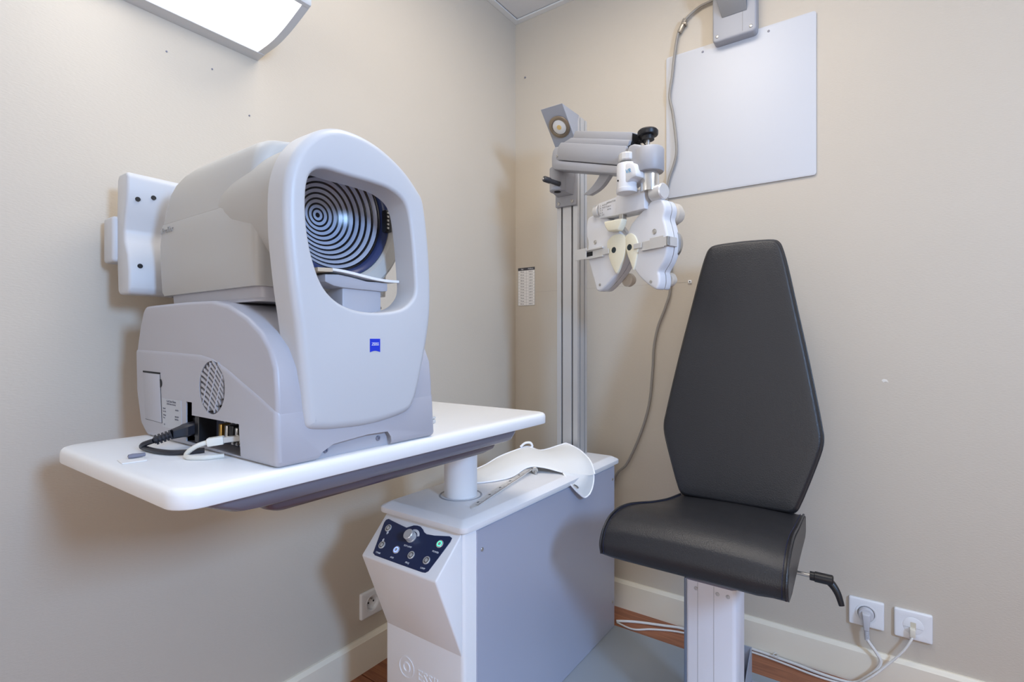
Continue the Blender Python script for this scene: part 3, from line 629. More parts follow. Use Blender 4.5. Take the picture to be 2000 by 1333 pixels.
cut(lowc, [cyl(nb(), (0.425, AX[1], AX[2]), (1, 0, 0), 0.112, 0.2, seg=64)])
part('engraved_lettering', text_bm('i.Profiler', 0.015, axes((0.187, Y(-0.1268), 1.1615), (1, 0, 0.02), (0, 0, 1)), 0.0005), mat('engraving', (166, 165, 163), 0.6), an)
# barrel with ringed cone
def squash(bm):
    for v in bm.verts:
        if v.co.z > AX[2]: v.co.z = AX[2]+(v.co.z-AX[2])*0.70
    return bm
def axl(bm, prof, seg=64): return lathe(bm, [(r, h) for r, h in prof], AX, (1, 0, 0), seg)
brl = part('measuring_barrel', squash(axl(nb(), [(0.095, 0.30), (0.118, 0.335), (0.127, 0.36), (0.1335, 0.42), (0.1375, 0.48), (0.1385, 0.508), (0.134, 0.511), (0.114, 0.509), (0.1095, 0.503), (0.1095, 0.43), (0.09, 0.42)])), MACHC, an, sharp=50)
rg = []
for a in range(50, 242, 4):
    ca, sa = math.cos(math.radians(a)), math.sin(math.radians(a))
    rg.append([(xx, AX[1]+r_*ca, AX[2]+r_*sa) for xx, r_ in ((0.505, 0.1385), (0.524, 0.1392), (0.5440, 0.1395), (0.5440, 0.1335), (0.505, 0.1325))])
shr = part('barrel_shroud', squash(loft(nb(), rg)), MACHC, an, sharp=50)
crm = part('cone_rim', axl(nb(), [(0.1085, 0.495), (0.1085, 0.5035), (0.106, 0.505), (0.100, 0.501), (0.098, 0.496), (0.0978, 0.487), (0.1085, 0.487)]), RIMB, an, 'dark blue cone rim')
for o_ in (brl, crm, shr): cut(o_, [box(nb(), 0.2, 0.7, Y(-0.2), Y(0.2), 1.266, 1.40)])
NR = 23
bowl = lambda f: (0.0975*f, 0.447+0.046*f*f)
for k in range(NR):
    g_ = lambda q: (q-(0.10 if q % 2 == 0 else -0.10))/NR if q else 0.0
    f0, f1 = g_(k), min(g_(k+1), 1.0)
    if k % 2 == 0 and k: f0, f1 = (k+0.12)/NR, (k+0.88)/NR
    elif k: f0, f1 = (k-0.12 if k > 1 else 1.0)/NR, min((k+1.12)/NR, 1.0)
    else: f1 = 1.0/NR
    r0, h0 = bowl(f0); r1, h1 = bowl(f1)
    bm = nb()
    if k == 0: axl(bm, [(0, h0), (r1, h1), (r1, h1-0.004), (0, h0-0.004)])
    else: axl(bm, [(r0, h0-0.004), (r0, h0), (r1, h1), (r1, h1-0.004)])
    part('cone_ring', bm, RINGK if k % 2 == 0 else RINGW, an, sharp=60)
b = nb(); hb_ = [(0.503, Y(0.098), 1.160), (0.512, Y(0.098), 1.160), (0.512, Y(0.108), 1.163), (0.503, Y(0.112), 1.163)]
box(b, 0.500, 0.513, Y(0.098), Y(0.112), 1.158, 1.198, 0.003, 2); sb_ = part('sensor_bar', b, BLACK, an)
for k in range(5): part('sensor_tooth', box(nb(), 0.5125, 0.5140, Y(0.100), Y(0.104), 1.163+k*0.0068, 1.1665+k*0.0068), STEEL, sb_)
# --- face plate
outer = [(-0.105, 0.841), (-0.085, 0.835), (-0.050, 0.832), (-0.004, 0.831), (0.042, 0.835), (0.080, 0.843), (0.094, 0.856), (0.105, 0.880), (0.121, 0.937), (0.132, 0.987), (0.136, 1.027), (0.136, 1.065), (0.131, 1.131), (0.119, 1.201), (0.102, 1.224), (0.072, 1.248), (0.032, 1.267), (-0.006, 1.276), (-0.041, 1.277), (-0.065, 1.272), (-0.086, 1.262), (-0.105, 1.247), (-0.121, 1.226), (-0.131, 1.204), (-0.137, 1.180), (-0.139, 1.148), (-0.138, 1.107), (-0.134, 1.066), (-0.129, 1.026), (-0.122, 0.981), (-0.117, 0.937), (-0.112, 0.890), (-0.109, 0.858)]
hole = [(-0.105, 1.189), (-0.098, 1.199), (-0.088, 1.205), (-0.073, 1.208), (-0.041, 1.208), (0.007, 1.209), (0.040, 1.207), (0.065, 1.198), (0.078, 1.183), (0.085, 1.157), (0.091, 1.115), (0.095, 1.072), (0.096, 1.050), (0.091, 1.035), (0.075, 1.020), (0.054, 1.012), (0.019, 1.007), (-0.014, 1.007), (-0.042, 1.012), (-0.064, 1.022), (-0.079, 1.035), (-0.089, 1.050), (-0.097, 1.070), (-0.103, 1.090), (-0.108, 1.118), (-0.110, 1.148), (-0.109, 1.172)]
bm = nb(); slab(bm, sm2(outer, 4), [sm2(hole, 4)], 0.590, 0.543, 0.013, lambda a, c, d: (d, Y(a), c), 6, rh=0.006)
fp = part('face_plate', bm, MACH, an, 'pale oval face plate with a large window', sharp=50)
# logo on the plate
L0, L1, LZ0, LZ1 = 0.000-0.0015, 0.0185, 0.9445, 0.9655
arc = [(L1-(L1-L0)*k/10, LZ0+0.0022*math.sin(PI*k/10)) for k in range(11)]
bm = nb(); slab(bm, [(L0, LZ1), (L1, LZ1)]+arc, [], 0.5906, 0.5885, 0.0001, lambda a, c, d: (d, Y(a), c), 1)
lg = part('logo_shield', bm, LOGOB, fp, 'small blue shield logo')
part('logo_lettering', text_bm('ZEISS', 0.0066, axes((0.5907, Y((L0+L1)/2), 0.957), (0, 1, 0), (0, 0, 1)), 0.0003, spacing=0.92), PRINTW, lg)
# --- chin rest with paper
cr_ = nb(); box(cr_, 0.500, 0.542, Y(-0.016), Y(0.062), 0.930, 1.050, 0.003, 2)
part('chin_post', cr_, MACHG, an)
cr_ = nb(); prism(cr_, [(Y(-0.050), 1.064), (Y(-0.050), 1.052), (Y(-0.034), 1.047), (Y(-0.016), 1.0455), (Y(0.062), 1.0455), (Y(0.073), 1.047), (Y(0.073), 1.061), (Y(0.050), 1.061), (Y(0.030), 1.060), (Y(0.0), 1.064), (Y(-0.025), 1.066)], 'x', 0.485, 0.546, 0.0025, 2)
part('chin_cup', cr_, MACHG, an)
def chin_paper(name, y0, y1, zoff, th, m):
    n = 18; b = nb(); topc = []; 
    for k in range(n+1):
        yy = y0+(y1-y0)*k/n; f = (yy+0.064)/0.158
        z = 1.0690+0.0028*math.sin(f*5.2+0.6)-0.003*f+zoff
        topc.append((Y(yy), z))
    prism(b, [(a, c) for a, c in topc]+[(a, c-th) for a, c in topc[::-1]], 'x', 0.488, 0.551); return part(name, b, m, an, sharp=50)
chin_paper('chin_paper', -0.040, 0.094, 0.0025, 0.004, PAPER)
b = nb(); prism(b, [(Y(-0.066), 1.066), (Y(-0.040), 1.068), (Y(-0.040), 1.0735), (Y(-0.066), 1.072)], 'x', 0.488, 0.551); part('paper_backing', b, CARDB, an)
# --- operator screen behind the head
MZ0, MZ1 = 1.048, 1.272
sc = nb(); mp_ = [(0.068, 1.262), (0.074, MZ1), (0.112, MZ1), (0.118, 1.264), (0.116, 1.230), (0.108, 1.195), (0.100, 1.165), (0.104, 1.145), (0.118, 1.120), (0.124, 1.090), (0.124, 1.056), (0.118, MZ0), (0.078, MZ0), (0.070, 1.054), (0.062, 1.16)]
prism(sc, mp_, 'y', Y(-0.164), Y(0.164), 0.006, 3); so = part('operator_screen', sc, MACH, an, 'thick pale operator screen housing', sharp=40)
part('screen_bezel', box(nb(), 0.022, 0.070, Y(-0.172), Y(0.150), 1.110, 1.196, 0.006, 3), MACH, so)
for a, zz, xx in ((-0.147, 1.224, 0.1150), (-0.122, 1.232, 0.1162), (-0.146, 1.100, 0.1225)):
    bm = nb(); cyl(bm, (xx, Y(a), zz), (1, 0, 0.12), 0.0042, 0.0015, seg=18); part('screw_hole', bm, DARK, so)
part('screen_arm', box(nb(), 0.10, 0.20, Y(-0.09), Y(0.09), 1.045, 1.13, 0.008, 2), GREYD, an)

# leads of the machine
t = thing('power_lead', 'black power lead plugged into the machine and lying on the table', 'cable', (0.30, -1.42, Z0))
def ribbed(bm, a, b_, r, n):
    a = Vector(a); b_ = Vector(b_); d = (b_-a)
    for k in range(n):
        p = a+d*(k/n); cyl(bm, p, d.normalized(), r, d.length/n*0.55, seg=14)
pA = Vector((0.331, -1.3775, 0.8225)); pB = Vector((0.3335, -1.412, 0.8165)); pC = Vector((0.325, -1.433, 0.809))
part('plug_body', loft(nb(), [[tuple(p+Vector((0, 1, 0)).cross(Vector((0, 0, 1)))*(-w_)*cx_+Vector((0, 0, h_*cz_))) for cx_, cz_ in ((-1, -.7), (-.7, -1), (.7, -1), (1, -.7), (1, .7), (.7, 1), (-.7, 1), (-1, .7))]
      for p, w_, h_ in ((pA, .012, .0095), (pA.lerp(pB, .45), .012, .0095), (pA.lerp(pB, .6), .0085, .0085), (pB, .006, .007))]), CORDB, t)
bm = nb(); ribbed(bm, pB, pC, 0.0078, 5); cyl(bm, pB, pC-pB, 0.0052, (pC-pB).length, seg=12); part('strain_relief', bm, CORDB, t)
part('cord', tube(nb(), [tuple(pC), (0.311, -1.441, 0.8035), (0.302, -1.441, 0.7985), (0.312, -1.439, 0.7965), (0.345, -1.437, 0.7962), (0.374, -1.429, 0.7962), (0.389, -1.412, 0.7962), (0.396, -1.392, 0.7962)], 0.0040, 7, 10), CORDB, t)
t = thing('network_patch_lead', 'off white network lead curling out of the machine port', 'cable', (0.42, -1.41, Z0))
qA = Vector((0.466, -1.3685, 0.8195)); qB = Vector((0.454, -1.390, 0.8180)); qC = Vector((0.441, -1.408, 0.8155))
part('connector', box(nb(), -0.002, 0.022, -0.0055, 0.0055, -0.004, 0.004, 0.001, 1, axes(tuple(qB), tuple(qA-qB), tuple(Vector((0, 0, 1)).cross(qA-qB)))), mat('clear_tip', (190, 184, 176), 0.2), t)
b = nb(); box(b, 0, 0.022, -0.0068, 0.0068, -0.006, 0.006, 0.002, 2, axes(tuple(qC), tuple(qB-qC), tuple(Vector((0, 0, 1)).cross(qB-qC)))); part('boot', b, mat('offwhite_plug', (216, 213, 204), 0.5), t)
part('cord', tube(nb(), [tuple(qC), (0.434, -1.417, 0.812), (0.423, -1.424, 0.804), (0.417, -1.426, 0.7965), (0.430, -1.426, 0.7955), (0.448, -1.413, 0.7955), (0.456, -1.392, 0.7955)], 0.0035, 7, 10), mat('offwhite_cord', (214, 211, 202), 0.5), t)
t = thing('name_tag', 'small white tag with a metal pin near the table corner', 'tag', (0.368, -1.475, Z0))
TM = Matrix.Translation((0.369, -1.476, Z0+0.0002)) @ Matrix.Rotation(math.radians(82), 4, 'Z')
part('tag_card', box(nb(), -0.0145, 0.0145, -0.0165, 0.0165, 0, 0.0016, 0.0006, 1, TM), PAPER, t)
b = nb(); lathe(b, [(0, 0), (0.0028, 0.001), (0.0035, 0.006), (0.0028, 0.021), (0, 0.022)], (0, 0, 0), (0, 0, 1), 10, TM @ Matrix.Translation((-0.004, 0.009, 0.0050)) @ Matrix.Rotation(PI/2, 4, 'Y')); part('metal_pin', b, GREYD, t)
t = thing('small_grey_box', 'small flat grey box partly hidden behind the machine on table', 'box', (0.45, -1.00, Z0))
part('box_lower', box(nb(), 0.42, 0.487, -1.06, -0.982, Z0+0.0003, Z0+0.009, 0.003, 2), mat('box_grey', (196, 196, 196), 0.5), t)
part('box_lid', box(nb(), 0.42, 0.487, -1.06, -0.982, Z0+0.0095, Z0+0.015, 0.003, 2), mat('box_grey', (196, 196, 196), 0.5), t)

# ================================================================== REFRACTION STAND (column, reading lamp, arm)
st_ = thing('refraction_stand', 'grooved aluminium column with reading lamp and grey swing arm', 'stand', (0.379, -0.206, 0.578))
QX0, QX1, QY0, QY1 = 0.340, 0.418, -0.240, -0.172
def slotx(x, y, s): g = 0.0032; return [(x-g, y), (x-g, y+s*0.008), (x+g, y+s*0.008), (x+g, y)]
secp = [(QX0, QY0)]+slotx(QX0+0.019, QY0, 1)+slotx(QX0+0.058, QY0, 1)+[(QX1, QY0)]
for yy in (QY0+0.018, QY0+0.050): secp += [(QX1, yy-0.003), (QX1-0.008, yy-0.003), (QX1-0.008, yy+0.003), (QX1, yy+0.003)]
secp += [(QX1, QY1), (QX0, QY1)]
col_ = part('column', prism(nb(), secp, 'z', 0.5782, 1.712), ALU, st_)
for xx in (QX0+0.019, QX0+0.058): part('slot_liner', box(nb(), xx-0.0031, xx+0.0031, QY0+0.005, QY0+0.0079, 0.579, 1.711), ALUD, col_)
for yy in (QY0+0.018, QY0+0.050): part('slot_liner', box(nb(), QX1-0.0079, QX1-0.005, yy-0.0029, yy+0.0029, 0.579, 1.711), ALUD, col_)
lp = nb(); prism(lp, [(-0.345, 1.711), (-0.232, 1.713), (-0.2405, 1.690), (-0.2405, 1.606)], 'x', 0.339, 0.4195, 0.0012, 1)
lh = part('lamp_housing', lp, GREYP, st_)
LC = Vector((0.383, -0.2965, 1.6615)); LN = Vector((0, -0.709, -0.705))*1.0
LN = Vector((0, -(1.711-1.606), -(0.345-0.2405))).normalized()
bm = nb(); lathe(bm, [(0.0245, 0.0), (0.036, 0.001), (0.0365, 0.003), (0.033, 0.0055), (0.0262, 0.006), (0.0245, 0.003)], LC, LN, 40); part('spot_bezel', bm, BRONZE, lh, 'brushed bronze ring')
bm = nb(); lathe(bm, [(0, 0.001), (0.0245, 0.001), (0.0238, 0.0035), (0.020, 0.0055), (0, 0.0055)], LC, LN, 32); part('spot_lens', bm, LEDW, lh)
bm = nb(); lathe(bm, [(0, 0.0052), (0.0085, 0.0052), (0.0075, 0.0062), (0, 0.0065)], LC, LN, 20); part('led_chip', bm, LEDY, lh)
# bracket and pivot
bk = nb(); box(bk, 0.3395, 0.4185, -0.252, -0.2405, 1.412, 1.536, 0.003, 2); brk = part('column_bracket', bk, GREYP, st_)
for a, c in ((0.353, 1.423), (0.404, 1.425), (0.404, 1.522)): screw(st_, (a, -0.252, c), (0, -1, 0), 0.006, 0.003)
bk = nb(); cyl(bk, (0.372, -0.290, 1.452), (0, 0, 1), 0.027, 0.078, seg=32, ch=0.003); hull(bk, [(0.350, -0.290, 1.452), (0.394, -0.290, 1.452), (0.410, -0.2505, 1.445), (0.348, -0.2505, 1.445), (0.346, -0.290, 1.525), (0.398, -0.290, 1.525), (0.414, -0.2505, 1.525), (0.342, -0.2505, 1.525)],
     [(0, 1, 2, 3), (4, 5, 6, 7), (0, 1, 5, 4), (1, 2, 6, 5), (2, 3, 7, 6), (3, 0, 4, 7)], 0.002); part('pivot_block', bk, GREYP, st_)
bm = nb(); cyl(bm, (0.372, -0.292, 1.4505), (0, 0, 1), 0.011, 0.002, seg=20); part('pivot_hole', bm, DARK, st_)
lv = Vector((-0.022, -0.060, 0.006)); bm = nb(); lathe(bm, [(0, 0), (0.0085, 0), (0.0075, 0.004), (0.0075, 0.036), (0.0095, 0.040), (0.0095, 0.061), (0.0075, 0.064), (0, 0.064)], (0.389, -0.310, 1.470), lv, 20); ll = part('clamp_lever', bm, RUBBER, st_)
bm = nb(); cyl(bm, Vector((0.389, -0.310, 1.470))+lv.normalized()*0.064, lv, 0.0035, 0.002, seg=12); part('lever_pin', bm, CHROME, ll)
# arm, in the frame of the head: a along the arm, n towards the room, z up
HO = Vector((0.6763, -0.4154, 1.2383)); HA = Vector((0.9381, -0.3462, 0)); HN = Vector((-0.3462, -0.9381, 0))
HM = Matrix.Translation(HO) @ Matrix((HA, HN, Vector((0, 0, 1)))).transposed().to_4x4()
def hp(a, n, z): return HO+HA*a+HN*n+Vector((0, 0, z))
def hprism(bm, pts, n0, n1, r=0, seg=2): return prism(bm, pts, 'y', n0, n1, r, seg, HM)
def hslab(bm, outer, holes, front, back, r, seg=3, rh=None): return slab(bm, outer, holes, front, back, r, lambda a, c, d: tuple(hp(a, d, c)), seg, rh)
part('arm_base', hprism(nb(), [(-0.310, .312), (-0.309, .284), (-0.298, .271), (-0.014, .180), (-0.012, .203), (-0.272, .292), (-0.272, .336), (-0.292, .341), (-0.304, .332)], -0.030, 0.030, 0.004, 3), GREYP, st_)
part('arm_cover', hprism(nb(), [(-0.283, .2975), (-0.012, .2042), (0.009, .220), (0.011, .250), (-0.262, .346), (-0.276, .336)], -0.0315, 0.0315, 0.003, 2), GREYP, st_)
bm = nb(); hprism(bm, [(-0.262, .345), (0.011, .249), (0.019, .265), (-0.222, .349)], -0.025, 0.025, 0.003, 2)
hprism(bm, [(-0.222, .346), (0.019, .262), (0.021, .287), (-0.208, .367)], -0.019, 0.019, 0.002, 2); part('arm_top_channel', bm, GREYP, st_)
part('arm_hollow', hprism(nb(), [(-0.01, .212), (0.0102, .222), (0.0122, .248), (0.0202, .262), (0.0222, .284), (-0.01, .290)], -0.0165, 0.0165), DARK, st_)
part('arm_inner_link', hprism(nb(), [(-0.02, .225), (0.022, .208), (0.026, .243), (0.020, .252), (-0.02, .266)], -0.022, 0.022, 0.004, 2), BLACK, st_)
part('end_tab', hprism(nb(), [(0.021, .264), (0.036, .260), (0.037, .283), (0.021, .287)], -0.018, -0.014), BLACK, st_)
part('wire_loop', tube(nb(), [hp(0.02, 0.0, .262), hp(0.034, 0.004, .262), hp(0.048, 0.002, .252), hp(0.055, 0.0, .240)], 0.0018, 6, 8), BLACK, st_)
screw(st_, hp(-0.279, 0.0315, .308), HN, 0.0045, 0.002)
bm = nb(); hprism(bm, [(0.014, .198), (0.064, .172), (0.064, .236), (0.040, .246), (0.022, .246), (0.012, .222)], -0.034, 0.034, 0.006, 3); lathe(bm, [(0, .168), (0.035, .168), (0.037, .171), (0.037, .226), (0.034, .231), (0, .231)], hp(0.066, 0, 0), (0, 0, 1), 36); part('end_block', bm, GREYP, st_)
bm = nb(); lathe(bm, [(0, .256), (0.0165, .256), (0.0165, .266), (0.0255, .268), (0.0268, .271), (0.0268, .279), (0.0235, .283), (0, .283)], hp(0.060, 0, 0), (0, 0, 1), 32); tk = part('tension_knob', bm, BLACK, st_)
bm = nb(); cyl(bm, hp(0.060, 0, .230), (0, 0, 1), 0.0055, 0.028, seg=16); part('knob_stem', bm, STEEL, tk)
bm = nb(); lathe(bm, [(0, .118), (0.024, .118), (0.024, .163), (0.0225, .168), (0, .168)], hp(0.066, 0, 0), (0, 0, 1), 36); part('spindle', bm, CHROME, st_)
bm = nb(); pts = [(p.x, p.z) for p in spline([(-0.109, 0, .215), (-0.125, 0, .198), (-0.150, 0, .181), (-0.184, 0, .168)], 5)]; pts2 = [(p.x, p.z) for p in spline([(-0.158, 0, .160), (-0.125, 0, .166), (-0.098, 0, .178), (-0.068, 0, .203)], 5)]
hprism(bm, pts+pts2, -0.008, 0.008, 0.002, 2); part('brake_handle', bm, GREYP, st_)

# ================================================================== PHOROPTER HEAD
ph = thing('phoropter', 'white twin phoropter head with cream face shields hanging from arm', 'phoropter', tuple(hp(0, 0, -0.13)))
bm = nb(); lathe(bm, [(0, .121), (0.0275, .121), (0.0285, .124), (0.0285, .132), (0.0272, .133), (0.0272, .195), (0.0255, .199), (0, .199)], hp(0.014, 0.030, 0), (0, 0, 1), 36); po = part('hanger_post', bm, PHORO, ph)
bm = nb(); hprism(bm, [(0.014, .133), (0.050, .150), (0.066, .150), (0.066, .160), (0.058, .186), (0.040, .194), (0.014, .194)], -0.006, 0.052, 0.005, 2); part('hanger_yoke', bm, PHORO, ph)
bm = nb(); lathe(bm, [(0, .199), (0.006, .199), (0.006, .206), (0.021, .206), (0.0225, .209), (0.0225, .224), (0.0205, .227), (0, .227)], hp(0.014, 0.030, 0), (0, 0, 1), 14); part('hanger_knob', bm, SATIN, ph, sharp=15)
bm = nb(); cyl(bm, hp(0.008, 0.0575, .152), HN, 0.0025, 0.001, seg=10); part('set_screw', bm, DARK, po)
part('hanger_mark', text_bm('VR', 0.016, axes(tuple(hp(0.040, 0.0525, .170)), tuple(HA), (0, 0, 1)), 0.0004), mat('pale_blue_print', (96, 160, 200), 0.5), ph)
bm = nb(); hprism(bm, [(-0.118, .126), (-0.044, .129), (-0.044, .077), (-0.112, .081)], -0.034, 0.010, 0.003, 2); bl = part('cross_bar', bm, PHORO, ph)
bm = nb(); hprism(bm, [(-0.043, .131), (0.058, .128), (0.060, .073), (-0.045, .076)], -0.036, 0.013, 0.003, 2); part('cross_bar', bm, PHORO, ph)
tm_ = lambda a, z: axes(tuple(hp(a, 0.0104, z)), tuple(-HA*-1), (0, 0, 1))
bm = nb()
for s_, a, z in (('1:  +0.12 D', -.109, .116), ('2:  +0.25 D', -.109, .109), ('3:  P', -.109, .102), ('4:  R', -.109, .095), ('5:  OC', -.109, .088), ('REFRACTOR', -.082, .119), ('230 V', -.080, .108), ('50 Hz', -.080, .100)): merge(bm, text_bm(s_, 0.0062, tm_(a, z), 0.0002, 'LEFT'))
part('lettering', bm, PRINTG, bl)
for a, dr, nm in ((-0.116, -1, 'interpupillary_knob'), (0.066, 1, 'levelling_knob')):
    L = 0.026 if dr < 0 else 0.042
    bm = nb(); lathe(bm, [(0, 0), (0.014, 0), (0.014, 0.004), (0.0205, 0.005), (0.0215, 0.007), (0.0215, L-0.003), (0.019, L), (0, L)], hp(a, -0.008, .108 if dr < 0 else .112), HA*dr, 20); part(nm, bm, SATIN, ph, sharp=20)
outL = sm2([(-0.166, .098), (-0.121, .094), (-0.08, .070), (-0.045, .034), (-0.020, .012), (-0.017, -.02), (-0.028, -.052), (-0.050, -.080), (-0.083, -.108), (-0.116, -.128), (-0.135, -.126), (-0.143, -.105), (-0.160, -.062), (-0.174, -.02), (-0.172, .020), (-0.179, .045), (-0.178, .080)], 4)
outR = sm2([(-0.014, .018), (-0.003, .040), (0.012, .054), (0.035, .070), (0.058, .083), (0.068, .092), (0.086, .095), (0.104, .090), (0.114, .076), (0.116, .060), (0.111, .040), (0.117, .020), (0.124, -.012), (0.122, -.046), (0.112, -.072), (0.095, -.094), (0.097, -.106), (0.097, -.126), (0.090, -.141), (0.074, -.136), (0.036, -.108), (0.007, -.074), (-0.012, -.030), (-0.017, -.002)], 4)
for nm, out in (('left', outL), ('right', outR)):
    bm = nb(); hslab(bm, out, [], 0.0, -0.026, 0.006, 4); part('lens_battery', bm, PHORO, ph, sharp=45)
    bm = nb(); hslab(bm, offset2(out, 0.004), [], -0.0255, -0.0305, 0.0004, 1); part('battery_gap', bm, mat('gap_navy', (20, 22, 40), 0.4), ph)
    bm = nb(); hslab(bm, offset2(out, 0.001), [], -0.052, -0.030, 0.005, 3); part('battery_back', bm, PHORO, ph, sharp=45)
crL = sm2([(-0.088, .004), (-0.080, .016), (-0.066, .024), (-0.050, .025), (-0.030, .022), (-0.0165, .010), (-0.016, -.02), (-0.024, -.046), (-0.036, -.066), (-0.050, -.086), (-0.066, -.066), (-0.080, -.036)], 3)
crR = sm2([(-0.016, .010), (-0.010, .018), (0.003, .019), (0.017, .010), (0.026, -.006), (0.029, -.022), (0.026, -.040), (0.013, -.082), (0.002, -.062), (-0.010, -.036), (-0.017, -.008)], 3)
for nm, out, ap in (('l', crL, (-0.060, -.018)), ('r', crR, (-0.001, -.019))):
    bm = nb(); hslab(bm, out, [], 0.0040, -0.004, 0.002, 2); fs = part('face_shield', bm, CREAM, ph, 'cream face shield', sharp=50)
    bm = nb(); lathe(bm, [(0, 0.0036), (0.0085, 0.0036), (0.0085, 0.0046), (0.0070, 0.0046), (0.0068, 0.0043), (0, 0.0043)], hp(ap[0], 0, ap[1]), HN, 28); part('aperture', bm, GLASSD, fs)
part('forehead_rest', hprism(nb(), [(-0.081, .064), (-0.010, .060), (-0.015, .046), (-0.026, .030), (-0.066, .034), (-0.076, .048)], 0.001, 0.024, 0.004, 3), CREAM, ph, 'cream forehead rest')
part('rest_stem', hprism(nb(), [(-0.035, .080), (-0.020, .080), (-0.020, .055), (-0.035, .055)], -0.006, 0.010, 0.001, 1), STEEL, ph)
for a, z, r in ((-0.140, .017, .0065), (0.082, .010, .0075)):
    bm = nb(); lathe(bm, [(0, 0), (r, 0), (r, 0.0006), (r*0.86, 0.0010), (r*0.8, 0.0004), (r*.5, 0.0004), (r*.45, 0.0009), (0, 0.0009)], hp(a, 0, z), HN, 24); part('round_seal', bm, STEEL, ph)
for a, z in ((-0.120, -.111), (0.070, -.120)): screw(ph, hp(a, 0, z), HN, 0.0045, 0.001, STEEL)
nk = mat('nickel_clip', (205, 204, 202), 0.35, metal=0.35)
def clip(segs):
    bm = nb()
    for a0, a1, z0, z1, n0, n1 in segs: hprism(bm, [(a0, z0), (a1, z0), (a1, z1), (a0, z1)], n0, n1, 0.0008, 1)
    part('card_clip', bm, nk, ph)
clip([(-0.222, -0.170, -.029, .004, .006, .0085), (-0.174, -0.102, -.031, -.026, .001, .0085), (-0.174, -0.102, -.006, -.001, .001, .0085), (-0.174, -0.100, -.031, -.001, .0005, .003), (-0.102, -0.077, -.026, -.011, .0055, .0075)])
clip([(0.016, 0.044, -.027, -.013, .0055, .0075), (0.042, 0.075, -.036, -.011, .001, .0035), (0.042, 0.075, -.036, -.033, .001, .0075), (0.072, 0.118, -.036, -.006, .004, .0075), (0.116, 0.131, -.034, -.010, -.002, .0075), (0.1255, 0.131, -.034, -.010, -.030, .0075)])
bm = nb(); hprism(bm, [(-0.174, -.022), (-0.148, -.022), (-0.148, -.009), (-0.174, -.009)], .003, .0042); part('clip_slot', bm, DARK, ph)
kb = mat('beige_knob', (196, 186, 172), 0.4)
for a, z, r, h in ((0.088, .062, .030, .040), (0.082, -.112, .019, .026), (-0.066, -.098, .020, .030), (-0.150, .062, .028, .035)):
    bm = nb(); lathe(bm, [(0, 0), (r*0.8, 0), (r, 0.004), (r, h*0.55), (r*0.72, h*0.8), (r*0.72, h-0.003), (r*0.6, h), (0, h)], hp(a, -0.052, z), -HN, 22); part('dial', bm, kb, ph, sharp=25)
part('ribbed_wheel', lathe(nb(), [(0, 0), (0.040, 0), (0.040, 0.008), (0, 0.008)], hp(0.092, -0.044, -.022), -HN, 48), STEEL, ph, sharp=10)

# ================================================================== TREATMENT CHAIR
ch = thing('patient_chair', 'black upholstered examination chair with tall tapered backrest', 'chair', (0.905, -0.455, 0.014))
# seat: side profile swept across the width, narrower at the back
sp_top = [(-0.657, .466), (-0.661, .485), (-0.657, .502), (-0.643, .522), (-0.615, .541), (-0.575, .551), (-0.530, .551), (-0.480, .544), (-0.427, .535), (-0.350, .526), (-0.262, .520)]
top_c = [(p.x, p.z) for p in spline([(a, 0, c) for a, c in sp_top], 4)]
bot_c = [(-0.248, .513), (-0.246, .476), (-0.262, .462), (-0.40, .458), (-0.60, .456), (-0.648, .458)]
profile = top_c+bot_c
def seat_edge(yy):
    f = (yy+0.66)/0.40; f = min(max(f, 0), 1); s = f*f*(3-2*f)
    return 0.699+0.062*s, 1.092-0.012*s
NXS = 14; rings = []
for i in range(NXS+1):
    u = i/NXS; ins = 0.0
    e = min(u, 1-u)
    sh = [0.010, 0.002, 0.0][min(int(e*NXS), 2)]
    ring = []
    cy = sum(p[0] for p in profile)/len(profile); cz = 0.50
    for (yy, zz) in profile:
        x0, x1 = seat_edge(yy); crown = 0.006*math.sin(PI*u) if zz > 0.515 else 0
        ring.append((x0+(x1-x0)*u, yy+(cy-yy)*sh*1.2, zz+(cz-zz)*sh*6+crown))
    rings.append(ring)
part('seat_cushion', loft(nb(), rings), LEATHER, ch, sharp=50)
for side in (0, 1):
    pts = [(seat_edge(a)[side]+(0.004 if side == 0 else -0.004), a*1.0, c+0.0005) for a, c in sp_top]
    part('seat_piping', tube(nb(), pts, 0.0026, 5, 8), LEATHER, ch)
    b = nb()
    P = spline([(seat_edge(a)[side]+(0.011 if side == 0 else -0.011), a-0.001, c+0.0012) for a, c in sp_top], 8)
    for i in range(0, len(P)-1, 1): tube(b, [P[i], P[i].lerp(P[i+1], 0.55)], 0.0008, 1, 5, smooth=False)
    part('seam_stitching', b, STITCH, ch)
# backrest: outline in the leaning plane
BO = Vector((0.916, -0.270, 0.520)); BU = Vector((0, 0.10, 0.70)).normalized(); BNv = Vector((0, -0.70, 0.10)).normalized()
half = [(0.0, .000), (0.07, .000), (0.122, .000), (0.134, .0015), (0.144, .007), (0.1505, .016), (0.156, .030), (0.164, .052), (0.183, .110), (0.200, .168), (0.203, .200), (0.199, .228), (0.188, .290), (0.166, .405), (0.140, .530), (0.115, .650), (0.102, .700), (0.093, .719), (0.078, .728), (0.04, .731), (0.0, .732)]
hp_ = [(p.x, p.y) for p in spline([(a, c, 0) for a, c in half], 3)]
bout = [(a, c) for a, c in hp_]+[(-a, c) for a, c in hp_[::-1][1:-1]]
bco = lambda a, c, d: tuple(BO+Vector((a, 0, 0))+BU*c+BNv*d)
t_ = nb(); rr = []
for k in range(7): th = PI/2*k/6; rr.append((0.011*(1-math.cos(th)), 0.004+0.020*math.sin(th)))
lay = [(0.0, -0.012)]+rr
L = []
for ins, dd in lay: L.append([t_.verts.new(bco(a, c, dd)) for a, c in offset2(bout, ins)])
